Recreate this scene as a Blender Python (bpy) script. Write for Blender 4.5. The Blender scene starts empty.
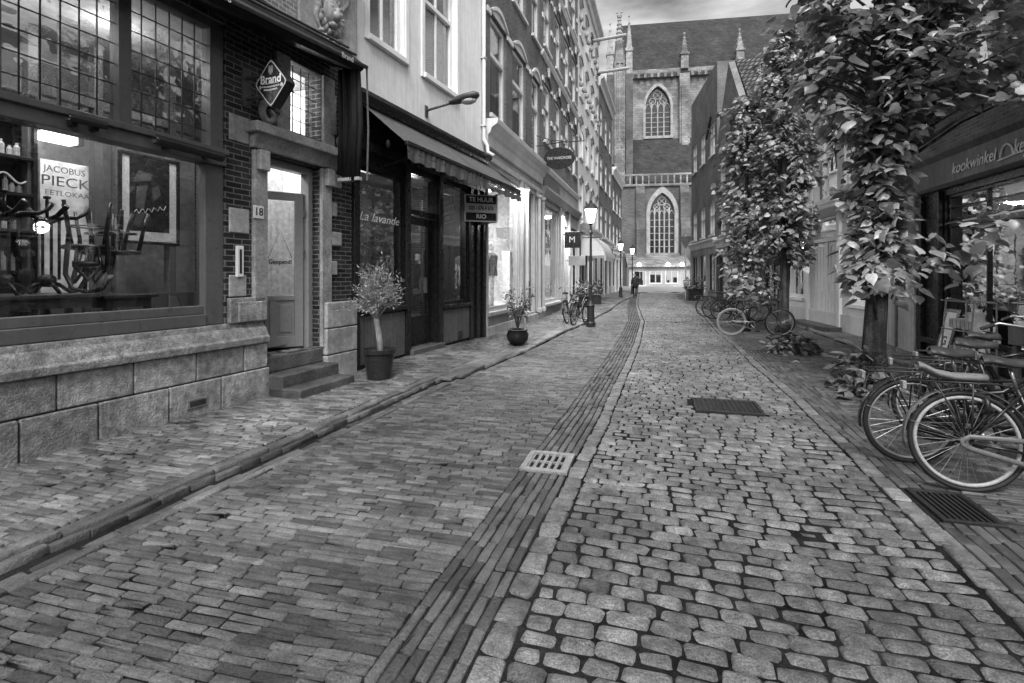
import bpy, bmesh, math, random
import numpy as np
from mathutils import Vector, Matrix
random.seed(7); np.random.seed(7)
R = math.radians
scene = bpy.context.scene
COL = scene.collection

# ------------------------------------------------------------------ helpers
class MB:
    """collects faces; P maps (along, outward, up) to local coordinates"""
    def __init__(s, sg=1):
        s.v = []; s.f = []; s.sg = sg
    def p(s, a, n, z):
        s.v.append((a, n*s.sg, z)); return len(s.v)-1
    def face(s, pts):
        s.f.append([s.p(*q) for q in pts])
    def box(s, a0, a1, n0, n1, z0, z1):
        i = [s.p(a, n, z) for a in (a0, a1) for n in (n0, n1) for z in (z0, z1)]
        for q in ((0,1,3,2),(4,6,7,5),(0,4,5,1),(2,3,7,6),(0,2,6,4),(1,5,7,3)):
            s.f.append([i[k] for k in q])
    def ring(s, c, t, r, n, up=None):
        t = Vector(t).normalized()
        up = Vector(up or (0,0,1))
        if abs(t.dot(up)) > .95: up = Vector((1,0,0))
        x = t.cross(up).normalized(); y = t.cross(x)
        rx, ry = (r if isinstance(r, tuple) else (r, r))
        out = []
        for k in range(n):
            a = 2*math.pi*k/n
            q = Vector(c)+x*(rx*math.cos(a))+y*(ry*math.sin(a))
            out.append(s.p(*q))
        return out
    def tube(s, pts, r, n=8, caps=True):
        pts = [Vector(q) for q in pts]
        rs = r if isinstance(r, list) else [r]*len(pts)
        prev = None
        for i, q in enumerate(pts):
            if i == 0: t = pts[1]-pts[0]
            elif i == len(pts)-1: t = pts[-1]-pts[-2]
            else: t = (pts[i+1]-pts[i]).normalized()+(pts[i]-pts[i-1]).normalized()
            if t.length < 1e-9: t = Vector((0,0,1))
            rg = s.ring(q, t, rs[i], n)
            if prev:
                # align
                pv = [Vector(s.v[k]) for k in prev]; cu = [Vector(s.v[k]) for k in rg]
                best = min(range(n), key=lambda o: sum((pv[k]-cu[(k+o) % n]).length_squared for k in range(0, n, max(1, n//4))))
                rg = rg[best:]+rg[:best]
                for k in range(n):
                    s.f.append([prev[k], prev[(k+1) % n], rg[(k+1) % n], rg[k]])
            elif caps: s.f.append(rg[::-1])
            prev = rg
        if caps: s.f.append(prev)
    def lathe(s, prof, c=(0,0,0), n=16, cap=True):
        prev = None
        for (r, z) in prof:
            rg = [s.p(c[0]+r*math.cos(2*math.pi*k/n), c[1]+r*math.sin(2*math.pi*k/n), c[2]+z) for k in range(n)]
            if prev:
                for k in range(n): s.f.append([prev[k], prev[(k+1) % n], rg[(k+1) % n], rg[k]])
            elif cap: s.f.append(rg[::-1])
            prev = rg
        if cap: s.f.append(prev)
    def torus(s, c, Rr, r, axis='y', n=40, m=8, a0=0, a1=2*math.pi):
        full = abs(a1-a0-2*math.pi) < 1e-6
        cnt = n if full else n+1
        rings = []
        rx, ry = (r if isinstance(r, tuple) else (r, r))
        for i in range(cnt):
            a = a0+(a1-a0)*i/n
            rg = []
            for k in range(m):
                b = 2*math.pi*k/m
                rad = Rr+rx*math.cos(b); o = ry*math.sin(b)
                if axis == 'y': q = (c[0]+rad*math.cos(a), c[1]+o, c[2]+rad*math.sin(a))
                elif axis == 'z': q = (c[0]+rad*math.cos(a), c[1]+rad*math.sin(a), c[2]+o)
                else: q = (c[0]+o, c[1]+rad*math.cos(a), c[2]+rad*math.sin(a))
                rg.append(s.p(*q))
            rings.append(rg)
        for i in range(n):
            A, B = rings[i], rings[(i+1) % cnt]
            for k in range(m): s.f.append([A[k], A[(k+1) % m], B[(k+1) % m], B[k]])
        if not full: s.f.append(rings[0][::-1]); s.f.append(rings[-1])
    def prism(s, poly, n0, n1):
        """poly of (along, up) extruded between n0 and n1"""
        a = [s.p(q[0], n0, q[1]) for q in poly]; b = [s.p(q[0], n1, q[1]) for q in poly]
        s.f.append(a[::-1]); s.f.append(b); L = len(poly)
        for k in range(L): s.f.append([a[k], a[(k+1) % L], b[(k+1) % L], b[k]])
    def prof(s, poly, a0, a1):
        """poly of (outward, up) extruded along the facade"""
        a = [s.p(a0, q[0], q[1]) for q in poly]; b = [s.p(a1, q[0], q[1]) for q in poly]
        s.f.append(a); s.f.append(b[::-1]); L = len(poly)
        for k in range(L): s.f.append([a[k], b[k], b[(k+1) % L], a[(k+1) % L]])
    def wall(s, a0, a1, z0, z1, holes, depth=.3, n=0.):
        """front sheet with rectangular openings and their reveals"""
        xs = sorted({a0, a1, *[min(max(h[k], a0), a1) for h in holes for k in (0, 1)]})
        zs = sorted({z0, z1, *[min(max(h[k], z0), z1) for h in holes for k in (2, 3)]})
        for i in range(len(xs)-1):
            for j in range(len(zs)-1):
                cx, cz = (xs[i]+xs[i+1])/2, (zs[j]+zs[j+1])/2
                if any(h[0] < cx < h[1] and h[2] < cz < h[3] for h in holes): continue
                s.face([(xs[i], n, zs[j]), (xs[i+1], n, zs[j]), (xs[i+1], n, zs[j+1]), (xs[i], n, zs[j+1])])
        for h in holes:
            b0, b1, c0, c1 = h[:4]
            m = n-depth
            s.face([(b0, n, c0), (b0, m, c0), (b0, m, c1), (b0, n, c1)])
            s.face([(b1, n, c0), (b1, m, c0), (b1, m, c1), (b1, n, c1)])
            s.face([(b0, n, c0), (b1, n, c0), (b1, m, c0), (b0, m, c0)])
            s.face([(b0, n, c1), (b1, n, c1), (b1, m, c1), (b0, m, c1)])
    def shell(s, a0, a1, z0, z1, back, n=0.):
        """sides, back and top of a building behind its front sheet"""
        s.face([(a0, n, z0), (a0, back, z0), (a0, back, z1), (a0, n, z1)])
        s.face([(a1, n, z0), (a1, back, z0), (a1, back, z1), (a1, n, z1)])
        s.face([(a0, back, z0), (a1, back, z0), (a1, back, z1), (a0, back, z1)])
        s.face([(a0, n, z1), (a1, n, z1), (a1, back, z1), (a0, back, z1)])
    def build(s, name, mat, parent=None, smooth=False, bevel=0, seg=2):
        me = bpy.data.meshes.new(name)
        me.from_pydata(s.v, [], s.f)
        me.materials.append(mat)
        if smooth: me.polygons.foreach_set('use_smooth', [True]*len(me.polygons))
        me.update()
        o = bpy.data.objects.new(name, me); COL.objects.link(o)
        if parent: o.parent = parent
        if bevel:
            m = o.modifiers.new('bevel', 'BEVEL'); m.width = bevel; m.segments = seg
            m.limit_method = 'ANGLE'; m.angle_limit = R(40)
        return o

    def split(s, name, mat, parent=None, smooth=False, bevel=0, seg=2, fn=None):
        """every loose piece becomes an object of its own"""
        par = list(range(len(s.v)))
        def fd(a):
            while par[a] != a: par[a] = par[par[a]]; a = par[a]
            return a
        for f in s.f:
            for k in f[1:]: par[fd(k)] = fd(f[0])
        grp = {}
        for f in s.f: grp.setdefault(fd(f[0]), []).append(f)
        out = []
        for fs in grp.values():
            b = MB(s.sg); ix = {}
            for f in fs:
                q = []
                for k in f:
                    if k not in ix: ix[k] = len(b.v); b.v.append(s.v[k])
                    q.append(ix[k])
                b.f.append(q)
            o = b.build(name, mat, parent, smooth, bevel, seg)
            if fn: fn(o)
            out.append(o)
        return out

def tag(o, label=None, cat=None, group=None, kind=None):
    if label: o['label'] = label
    if cat: o['category'] = cat
    if group: o['group'] = group
    if kind: o['kind'] = kind
    return o
def empty(name, loc=(0,0,0), rz=0., label=None, cat=None, group=None, rx=0., ry=0., parent=None):
    o = bpy.data.objects.new(name, None); COL.objects.link(o)
    o.empty_display_size = .2
    o.location = loc; o.rotation_euler = (rx, ry, rz)
    if parent: o.parent = parent
    return tag(o, label, cat, group)
def goods(mb, name, mat, th, label, cat, group, bevel=0):
    M_ = Matrix.Translation(th.location) @ th.rotation_euler.to_matrix().to_4x4()
    def fn(o): o.matrix_world = M_; tag(o, label, cat, group)
    return mb.split(name, mat, None, False, bevel, fn=fn)
def dup(o, parent=None):
    c = o.copy(); COL.objects.link(c)
    if parent: c.parent = parent
    for ch in list(o.children): dup(ch, c)
    return c
def text(name, body, size, mat, parent, loc, rot, ext=.004, shear=0., width=None, bold=0.):
    cu = bpy.data.curves.new(name, 'FONT'); cu.body = body; cu.size = size; cu.extrude = ext
    cu.align_x = 'CENTER'; cu.align_y = 'CENTER'; cu.shear = shear; cu.offset = bold; cu.resolution_u = 3
    t = bpy.data.objects.new(name+'_tmp', cu); COL.objects.link(t)
    bpy.context.view_layer.update()
    me = bpy.data.meshes.new_from_object(t.evaluated_get(bpy.context.evaluated_depsgraph_get()))
    bpy.data.objects.remove(t); bpy.data.curves.remove(cu)
    me.materials.clear(); me.materials.append(mat)
    o = bpy.data.objects.new(name, me); COL.objects.link(o)
    if width and len(me.vertices):
        xs = [v.co.x for v in me.vertices]; w = max(xs)-min(xs)
        for v in me.vertices: v.co.x *= width/w
    o.location = loc; o.rotation_euler = rot
    if parent: o.parent = parent
    return o
# text standing on a facade: local x along facade. left side facades read when seen from -y
TL = (R(90), 0, 0)           # left: outward = -y, reading direction = +x
TR = (R(90), 0, R(180))      # right: outward = +y, reading direction = -x

# ------------------------------------------------------------------ materials (the photograph is black and white: every tone is a grey)
def g(v, a=1): return (v, v, v, a)
def nt(name):
    m = bpy.data.materials.new(name); m.use_nodes = True
    t = m.node_tree; t.nodes.clear()
    out = t.nodes.new('ShaderNodeOutputMaterial')
    return m, t, out
def N(t, typ, **k):
    n = t.nodes.new(typ)
    for a, b in k.items():
        if a.startswith('i_'):
            key = a[2:].replace('_', ' ')
            n.inputs[key].default_value = b
        else: setattr(n, a, b)
    return n
def L(t, a, b): t.links.new(a, b)
def coords(t):
    tc = N(t, 'ShaderNodeTexCoord'); oi = N(t, 'ShaderNodeObjectInfo')
    mu = N(t, 'ShaderNodeMath', operation='MULTIPLY'); mu.inputs[1].default_value = 37.
    L(t, oi.outputs['Random'], mu.inputs[0])
    ad = N(t, 'ShaderNodeVectorMath', operation='ADD')
    L(t, tc.outputs['Object'], ad.inputs[0]); L(t, mu.outputs[0], ad.inputs[1])
    return tc, ad.outputs[0]
def mulc(t, a, b):
    m = N(t, 'ShaderNodeMath', operation='MULTIPLY')
    for i, q in enumerate((a, b)):
        if isinstance(q, (int, float)): m.inputs[i].default_value = q
        else: L(t, q, m.inputs[i])
    return m.outputs[0]
def rng(t, src, lo, hi, f0=0., f1=1.):
    m = N(t, 'ShaderNodeMapRange'); m.inputs[1].default_value = f0; m.inputs[2].default_value = f1
    m.inputs[3].default_value = lo; m.inputs[4].default_value = hi
    L(t, src, m.inputs[0]); return m.outputs[0]
def noise(t, vec, scale, detail=5, rough=.6):
    n = N(t, 'ShaderNodeTexNoise'); n.inputs['Scale'].default_value = scale
    n.inputs['Detail'].default_value = detail; n.inputs['Roughness'].default_value = rough
    L(t, vec, n.inputs['Vector']); return n.outputs['Fac']
def M(name, col, rough=.6, var=.3, scale=5., bump=.2, bscale=40., metal=0., island=0., spec=.3, grain=0., fine=.25, dirt=0., trans=0., streak=0., bd=.01):
    m, t, out = nt(name)
    bs = N(t, 'ShaderNodeBsdfPrincipled'); L(t, bs.outputs[0], out.inputs[0])
    tc, v = coords(t)
    big = rng(t, noise(t, v, scale), 1-var, 1+var, .3, .7)
    fin = rng(t, noise(t, v, scale*9, 4), 1-fine, 1+fine, .3, .7)
    c = mulc(t, mulc(t, big, fin), col)
    if island:
        ge = N(t, 'ShaderNodeNewGeometry')
        c = mulc(t, c, rng(t, ge.outputs['Random Per Island'], 1-island, 1+island))
    if streak:
        mp = N(t, 'ShaderNodeMapping'); mp.inputs['Scale'].default_value = (14, 14, .7); L(t, v, mp.inputs[0])
        c = mulc(t, c, rng(t, noise(t, mp.outputs[0], 1., 5), 1-streak, 1+streak*.4, .3, .65))
    if grain: c = mulc(t, c, rng(t, noise(t, v, 130, 3, .7), 1-grain, 1+grain, .36, .64))
    if dirt:
        d = noise(t, v, scale*.6, 8, .75)
        c = mulc(t, c, rng(t, d, 1-dirt, 1., .38, .6))
    co = N(t, 'ShaderNodeCombineColor')
    for k in range(3): L(t, c, co.inputs[k])
    L(t, co.outputs[0], bs.inputs['Base Color'])
    L(t, rng(t, noise(t, v, scale*4), max(.02, rough-.12), min(1, rough+.12), .3, .7), bs.inputs['Roughness'])
    bs.inputs['Metallic'].default_value = metal
    bs.inputs['Specular IOR Level'].default_value = spec
    if trans:
        tr = N(t, 'ShaderNodeBsdfTranslucent'); L(t, co.outputs[0], tr.inputs[0])
        mx = N(t, 'ShaderNodeMixShader'); mx.inputs[0].default_value = trans
        L(t, bs.outputs[0], mx.inputs[1]); L(t, tr.outputs[0], mx.inputs[2]); L(t, mx.outputs[0], out.inputs[0])
    if bump:
        b = N(t, 'ShaderNodeBump'); b.inputs['Strength'].default_value = bump; b.inputs['Distance'].default_value = bd
        L(t, noise(t, v, bscale, 6, .65), b.inputs['Height']); L(t, b.outputs[0], bs.inputs['Normal'])
    return m
def BRICK(name, c1, c2, mortar, bw=.21, bh=.063, ms=.008, rough=.75, var=.3, bump=.5, vert=False, tile=False, big=.9):
    m, t, out = nt(name)
    bs = N(t, 'ShaderNodeBsdfPrincipled'); L(t, bs.outputs[0], out.inputs[0]); bs.inputs['Roughness'].default_value = rough; bs.inputs['Specular IOR Level'].default_value = .12
    tc, v = coords(t)
    sx = N(t, 'ShaderNodeSeparateXYZ'); L(t, tc.outputs['Object'], sx.inputs[0])
    ad = N(t, 'ShaderNodeMath', operation='ADD'); L(t, sx.outputs[0], ad.inputs[0]); L(t, sx.outputs[1], ad.inputs[1])
    cb = N(t, 'ShaderNodeCombineXYZ')
    L(t, ad.outputs[0], cb.inputs[0]); L(t, sx.outputs[2], cb.inputs[1])
    wob = N(t, 'ShaderNodeVectorMath', operation='MULTIPLY_ADD')
    nz = N(t, 'ShaderNodeTexNoise'); nz.inputs['Scale'].default_value = 6; L(t, v, nz.inputs['Vector'])
    L(t, nz.outputs['Color'], wob.inputs[0]); wob.inputs[1].default_value = (.012, .012, 0); L(t, cb.outputs[0], wob.inputs[2])
    br = N(t, 'ShaderNodeTexBrick'); br.offset = .5
    br.inputs['Color1'].default_value = g(c1); br.inputs['Color2'].default_value = g(c2); br.inputs['Mortar'].default_value = g(mortar)
    br.inputs['Scale'].default_value = 1.; br.inputs['Brick Width'].default_value = bw; br.inputs['Row Height'].default_value = bh
    br.inputs['Mortar Size'].default_value = ms; br.inputs['Mortar Smooth'].default_value = .2; br.inputs['Bias'].default_value = 0.
    L(t, wob.outputs[0], br.inputs['Vector'])
    c = N(t, 'ShaderNodeRGBToBW'); L(t, br.outputs['Color'], c.inputs[0])
    c = mulc(t, c.outputs[0], rng(t, noise(t, v, big), 1-var, 1+var, .3, .7))
    c = mulc(t, c, rng(t, noise(t, v, 35, 4), .75, 1.25, .3, .7))
    co = N(t, 'ShaderNodeCombineColor')
    for k in range(3): L(t, c, co.inputs[k])
    L(t, co.outputs[0], bs.inputs['Base Color'])
    h = N(t, 'ShaderNodeMath', operation='MULTIPLY_ADD'); L(t, br.outputs['Fac'], h.inputs[0]); h.inputs[1].default_value = -1.
    L(t, mulc(t, noise(t, v, 60, 5), .5), h.inputs[2])
    b = N(t, 'ShaderNodeBump'); b.inputs['Strength'].default_value = bump; b.inputs['Distance'].default_value = .012
    L(t, h.outputs[0], b.inputs['Height']); L(t, b.outputs[0], bs.inputs['Normal'])
    return m
def GLASS(name, tint=.85, refl=1.6, wav=.0, wscale=3., rough=.01, base=.04):
    m, t, out = nt(name)
    tr = N(t, 'ShaderNodeBsdfTransparent'); tr.inputs[0].default_value = g(tint)
    gl = N(t, 'ShaderNodeBsdfGlossy'); gl.inputs['Roughness'].default_value = rough; gl.inputs['Color'].default_value = g(.95)
    fr = N(t, 'ShaderNodeFresnel'); fr.inputs['IOR'].default_value = 1.5
    f = N(t, 'ShaderNodeMath', operation='MULTIPLY_ADD', use_clamp=True); L(t, fr.outputs[0], f.inputs[0])
    f.inputs[1].default_value = refl; f.inputs[2].default_value = base
    mx = N(t, 'ShaderNodeMixShader'); L(t, f.outputs[0], mx.inputs[0]); L(t, tr.outputs[0], mx.inputs[1]); L(t, gl.outputs[0], mx.inputs[2])
    L(t, mx.outputs[0], out.inputs[0])
    if wav:
        tc, v = coords(t)
        b = N(t, 'ShaderNodeBump'); b.inputs['Strength'].default_value = wav; b.inputs['Distance'].default_value = .05
        L(t, noise(t, v, wscale, 3), b.inputs['Height']); L(t, b.outputs[0], gl.inputs['Normal'])
    return m
def EMIT(name, s):
    m, t, out = nt(name); e = N(t, 'ShaderNodeEmission'); e.inputs[0].default_value = g(1); e.inputs[1].default_value = s
    L(t, e.outputs[0], out.inputs[0]); return m

mt = {}
mt['road'] = M('road_brick', .11, .45, .3, 1.1, 1., 70, island=.5, grain=.35, spec=.35, dirt=.5, bd=.02)
mt['cobble'] = M('cobble_granite', .15, .48, .25, 1.3, 1., 60, island=.34, grain=.5, spec=.35, fine=.5, dirt=.35, bd=.025)
mt['cobble_edge'] = M('edge_granite', .15, .55, .25, 1.5, .9, 40, island=.3, fine=.45, grain=.45, dirt=.4, bd=.02)
mt['strip'] = M('gutter_brick', .075, .5, .3, 1.5, .8, 55, island=.5, grain=.35, dirt=.3, bd=.02)
mt['pave'] = M('pavement_brick', .12, .5, .35, 1.2, .5, 60, island=.5, grain=.35, dirt=.55, bd=.02)
mt['paveR'] = M('right_pavement_brick', .085, .55, .3, 1.2, .5, 60, island=.4, dirt=.4)
mt['kerb'] = M('kerb_stone', .13, .5, .3, 2., .9, 50, island=.4, grain=.4, dirt=.6, bd=.02)
mt['joint'] = M('joint_sand', .014, .95, .5, 3., .6, 80, spec=0., grain=.5)
mt['square'] = M('square_paving', .16, .6, .2, .5, .2, 30)
mt['bluestone'] = M('plinth_stone', .31, .75, .22, 1.6, 1., 45, island=.15, grain=.4, fine=.45, dirt=.4, streak=.25, bd=.02)
mt['sand'] = M('pale_sandstone', .36, .75, .2, 2., .5, 40, dirt=.35, streak=.2)
mt['carve'] = M('carved_stone', .34, .8, .25, 3., .5, 40, dirt=.5)
mt['brickA'] = BRICK('dark_brick', .016, .045, .15, .215, .064, .0062)
mt['brickF'] = BRICK('frieze_brick', .13, .2, .33, .12, .06, .007)
mt['brickC'] = BRICK('brown_brick', .07, .12, .2, .2, .06, .008)
mt['brickD'] = BRICK('red_brick', .1, .16, .2, .2, .06, .008)
mt['brickR'] = BRICK('right_row_brick', .10, .17, .2, .2, .06, .009)  # mid grey brick of the houses on the right
mt['brickCh'] = BRICK('church_stone', .16, .28, .15, .7, .35, .03, big=.35, var=.5, bump=.3)
mt['brickCh2'] = BRICK('church_brick', .07, .12, .09, .5, .14, .02, big=.35, var=.45, bump=.3)
mt['slate'] = BRICK('slate_roof', .028, .05, .018, .45, .3, .02, big=.4, var=.3, bump=.4)
mt['shoproof'] = BRICK('shop_roof', .13, .22, .06, .5, .28, .03, big=.6, var=.4, bump=.4)
mt['tile'] = BRICK('clay_tile', .06, .13, .02, .22, .28, .05, big=1., var=.3, bump=1.)
mt['plaster'] = M('white_plaster', .72, .8, .08, .7, .15, 25, fine=.06, dirt=.12, streak=.12)
mt['plasterR'] = M('pale_render', .68, .8, .1, .7, .15, 25, fine=.08, dirt=.15)
mt['stucco'] = M('grey_stucco', .36, .8, .15, .8, .2, 25, fine=.1, dirt=.2, streak=.25)
mt['white'] = M('white_paint', .74, .4, .06, 2., .08, 20, fine=.05, dirt=.1)
mt['cream'] = M('cream_paint', .62, .45, .1, 2., .1, 20, fine=.06, dirt=.2)
mt['greypaint'] = M('grey_paint', .1, .35, .12, 2., .1, 30, fine=.1, streak=.15)
mt['doorgrey'] = M('door_paint', .22, .35, .1, 2., .1, 30, fine=.1)
mt['darkpaint'] = M('dark_paint', .014, .3, .2, 2., .1, 30)
mt['panel'] = M('panel_wood', .09, .4, .2, 2., .2, 30, streak=.4)
mt['blackmetal'] = M('black_metal', .018, .4, .2, 4., .15, 60)
mt['grille'] = M('cast_iron', .06, .45, .3, 6., .4, 80)
mt['cover'] = M('cover_iron', .016, .5, .3, 6., .4, 80)
mt['ironlight'] = M('worn_iron', .16, .45, .3, 6., .3, 80)
mt['zinc'] = M('zinc', .3, .5, .2, 3., .1, 40)
mt['canvas'] = M('awning_canvas', .085, .8, .15, 2., .15, 200, streak=.2)
mt['canvasdark'] = M('dark_canvas', .018, .75, .2, 2., .2, 100, streak=.3, spec=.1)
mt['canvaspale'] = M('pale_canvas', .45, .8, .1, 2., .1, 100)
mt['wood'] = M('table_wood', .07, .35, .3, 3., .2, 40, streak=.3)
mt['bent'] = M('bentwood', .016, .3, .3, 5., .1, 40)
mt['inwall'] = M('interior_wall', .3, .8, .1, 1., .1, 20)
mt['net'] = M('net_curtain', .8, .8, .05, 2., 0, 20, trans=.6)
mt['infloor'] = M('interior_floor', .1, .5, .2, 2., .1, 20)
mt['inwhite'] = M('shop_white', .8, .7, .04, 1., .0, 20)
mt['ingrey'] = M('shop_backdrop', .4, .7, .08, 1., .0, 20)
mt['glass'] = GLASS('window_glass', .82, 1.5, .02, 1.5)
mt['glassdark'] = GLASS('shop_glass', .7, 2.4, .03, 2., base=.05)
mt['glasslead'] = GLASS('old_glass', .26, 4., 1.0, 1.3, rough=.02, base=.06)
mt['glasschurch'] = GLASS('church_glass', .08, .8, .3, 4., rough=.1, base=.03)
mt['lead'] = M('lead_came', .02, .5, .2, 5., 0)
mt['glassink'] = M('glass_lettering', .16, .5, .1, 5., 0)
mt['ink'] = M('dark_lettering', .03, .5, .1, 5., 0)
mt['letter'] = M('white_lettering', .72, .5, .05, 5., 0)
mt['letterg'] = M('grey_lettering', .45, .5, .05, 5., 0)
mt['signblack'] = M('sign_black', .015, .3, .1, 4., 0)
mt['signgrey'] = M('sign_grey', .2, .4, .1, 4., 0)
mt['bark'] = M('bark', .085, .9, .35, 5., 1.2, 30, streak=.75, spec=.1, bd=.03, dirt=.4)
mt['barkpale'] = M('olive_bark', .22, .9, .3, 12., 1., 60, streak=.5)
mt['leaf'] = M('lime_leaf', .23, .38, .2, 3., .15, 60, island=.6, trans=.25, spec=.6)
mt['leafb'] = M('tree_leaf', .25, .4, .2, 3., .15, 60, island=.55, trans=.25, spec=.5)
mt['olive'] = M('olive_leaf', .23, .55, .15, 3., 0, 60, island=.45, trans=.15)
mt['shrub'] = M('shrub_leaf', .085, .45, .2, 3., 0, 60, island=.55, trans=.15)
mt['fallen'] = M('fallen_leaf', .3, .6, .15, 6., .1, 60)
mt['soil'] = M('soil', .03, .95, .4, 8., .8, 40)
mt['pot'] = M('black_pot', .02, .35, .2, 5., .1, 40)
mt['glaze'] = M('glazed_pot', .012, .15, .2, 5., 0, 40)
mt['rubber'] = M('tyre_rubber', .014, .7, .2, 6., .2, 90)
mt['rim'] = M('steel_rim', .22, .45, .12, 8., .05, 60, metal=.5)
mt['rimwhite'] = M('white_tyre', .26, .5, .1, 8., .05, 60)
mt['steel'] = M('dull_steel', .25, .35, .1, 8., .05, 60, metal=.7)
mt['bikeblack'] = M('bike_black', .014, .25, .1, 8., 0)
mt['bikegrey'] = M('bike_grey', .1, .4, .12, 8., .05, 60)
mt['saddle'] = M('saddle_leather', .03, .45, .2, 10., .2, 120)
mt['cushion'] = M('grey_cushion', .13, .6, .15, 10., .2, 120)
mt['skin'] = M('skin', .35, .6, .1, 10., 0)
mt['cloth'] = M('dark_cloth', .015, .8, .2, 10., .2, 100)
mt['cloth2'] = M('mid_cloth', .05, .8, .2, 10., .2, 100)
mt['paper'] = M('paper', .6, .7, .1, 5., 0)
mt['lamp'] = EMIT('lamp_glow', 14.)
mt['tubelamp'] = EMIT('tube_glow', 4.)
mt['shopglow'] = EMIT('lit_shop_panel', .3)
mt['goods'] = M('shop_goods', .25, .5, .5, 3., 0, island=.9)
mt['goodsdark'] = M('dark_goods', .12, .4, .5, 3., 0, island=.9)

# ------------------------------------------------------------------ camera and light
CA, SA, FPX, HOR, CZ = math.cos(R(15.4)), math.sin(R(15.4)), 512., 275., 1.5
cam = bpy.data.objects.new('camera', bpy.data.cameras.new('camera')); COL.objects.link(cam)
cam.data.lens = 18; cam.data.sensor_width = 36; cam.location = (0, 0, CZ); cam.rotation_euler = (R(90), 0, R(15.4))
cam.data.shift_y = -(341.5-HOR)/1024; cam.data.clip_end = 2000; cam.data.clip_start = .05
scene.camera = cam
SUN_EL, SUN_AZ = 54., 170.   # compass azimuth of the sun, from +Y clockwise
sun = bpy.data.objects.new('sun', bpy.data.lights.new('sun', 'SUN')); COL.objects.link(sun)
sun.data.energy = 1.5; sun.data.angle = R(28); sun.data.color = (1, 1, 1)
sun.rotation_euler = (R(90-SUN_EL), 0, R(180-SUN_AZ)); sun.location = (0, -20, 40)
w = bpy.data.worlds.new('World'); scene.world = w; w.use_nodes = True
t = w.node_tree; t.nodes.clear()
wo = N(t, 'ShaderNodeOutputWorld'); bg = N(t, 'ShaderNodeBackground'); L(t, bg.outputs[0], wo.inputs[0])
sky = N(t, 'ShaderNodeTexSky'); sky.sky_type = 'NISHITA'; sky.sun_disc = False
sky.sun_elevation = R(SUN_EL); sky.sun_rotation = R(SUN_AZ); sky.air_density = 1.2; sky.dust_density = 4.
bw = N(t, 'ShaderNodeRGBToBW'); L(t, sky.outputs[0], bw.inputs[0])
tc = N(t, 'ShaderNodeTexCoord'); mp = N(t, 'ShaderNodeMapping'); mp.inputs['Scale'].default_value = (1.6, 1.6, 6.); L(t, tc.outputs['Generated'], mp.inputs[0])
mp.inputs['Location'].default_value = (.3, .2, .1)
cl = rng(t, noise(t, mp.outputs[0], 1.9, 7, .55), .35, 1.75, .36, .66)
cc = N(t, 'ShaderNodeCombineColor')
v = mulc(t, bw.outputs[0], cl)
for k in range(3): L(t, v, cc.inputs[k])
L(t, cc.outputs[0], bg.inputs[0]); bg.inputs[1].default_value = .095
vs = scene.view_settings; vs.view_transform = 'Standard'; vs.look = 'None'; vs.gamma = 1; vs.exposure = 1.45; vs.use_curve_mapping = False
def lamp_point(name, loc, power, r=.1, parent=None):
    l = bpy.data.objects.new(name, bpy.data.lights.new(name, 'POINT')); COL.objects.link(l)
    l.data.energy = power; l.data.shadow_soft_size = r; l.location = loc
    if parent: l.parent = parent
    return l
def lamp_area(name, loc, power, sx, sy, rot=(0,0,0), parent=None):
    l = bpy.data.objects.new(name, bpy.data.lights.new(name, 'AREA')); COL.objects.link(l)
    l.data.energy = power; l.data.shape = 'RECTANGLE'; l.data.size = sx; l.data.size_y = sy; l.location = loc; l.rotation_euler = rot
    if parent: l.parent = parent
    return l

class Fr:
    """a facade line on the ground plan; hit() measures where a sight line meets it"""
    def __init__(s, p0, p1):
        s.p = p0; s.L = math.hypot(p1[0]-p0[0], p1[1]-p0[1]); s.d = ((p1[0]-p0[0])/s.L, (p1[1]-p0[1])/s.L)
        s.sg = -1 if p0[0] < 0 else 1
        s.n = (-s.d[1]*s.sg, s.d[0]*s.sg)
        s.rz = math.atan2(s.d[1], s.d[0])
    def hit(s, x, y, n=0.):
        u = (x-512)/FPX; v = (HOR-y)/FPX
        r = (u*CA-SA, u*SA+CA)
        px, py = s.p[0]+s.n[0]*n, s.p[1]+s.n[1]*n
        t = (px*s.n[0]+py*s.n[1])/(r[0]*s.n[0]+r[1]*s.n[1])
        return ((r[0]*t-px)*s.d[0]+(r[1]*t-py)*s.d[1], CZ+v*t)
    def root(s, name, label, cat, group=None):
        return empty(name, (s.p[0], s.p[1], 0), s.rz, label, cat, group)
    def world(s, a, n, z):
        return (s.p[0]+s.d[0]*a+s.n[0]*n, s.p[1]+s.d[1]*a+s.n[1]*n, z)
    def thing(s, name, a, n, z, label, cat, group=None):
        return empty(name, s.world(a, n, z), s.rz, label, cat, group)
FA = Fr((-4.75, 2.72), (-4.35, 7.29))
FB = Fr((-4.35, 7.29), (-3.89, 11.6))
FC = Fr((-3.89, 11.6), (-3.74, 17.3))
FD = Fr((-3.74, 17.3), (-3.62, 25.5))
FE = Fr((-3.62, 25.5), (-3.45, 34.))
FF = Fr((-3.45, 34.), (-3.2, 42.))
FG = Fr((-3.2, 42.), (-2.9, 50.))
R1 = Fr((4.9, 2.), (4.82, 12.5))
R2 = Fr((4.82, 12.5), (4.3, 19.3))
R3A = Fr((4.3, 19.3), (3.88, 24.8))
R3 = Fr((3.88, 24.8), (3.45, 30.5))
R4 = Fr((3.45, 30.5), (2.6, 38.))
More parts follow.
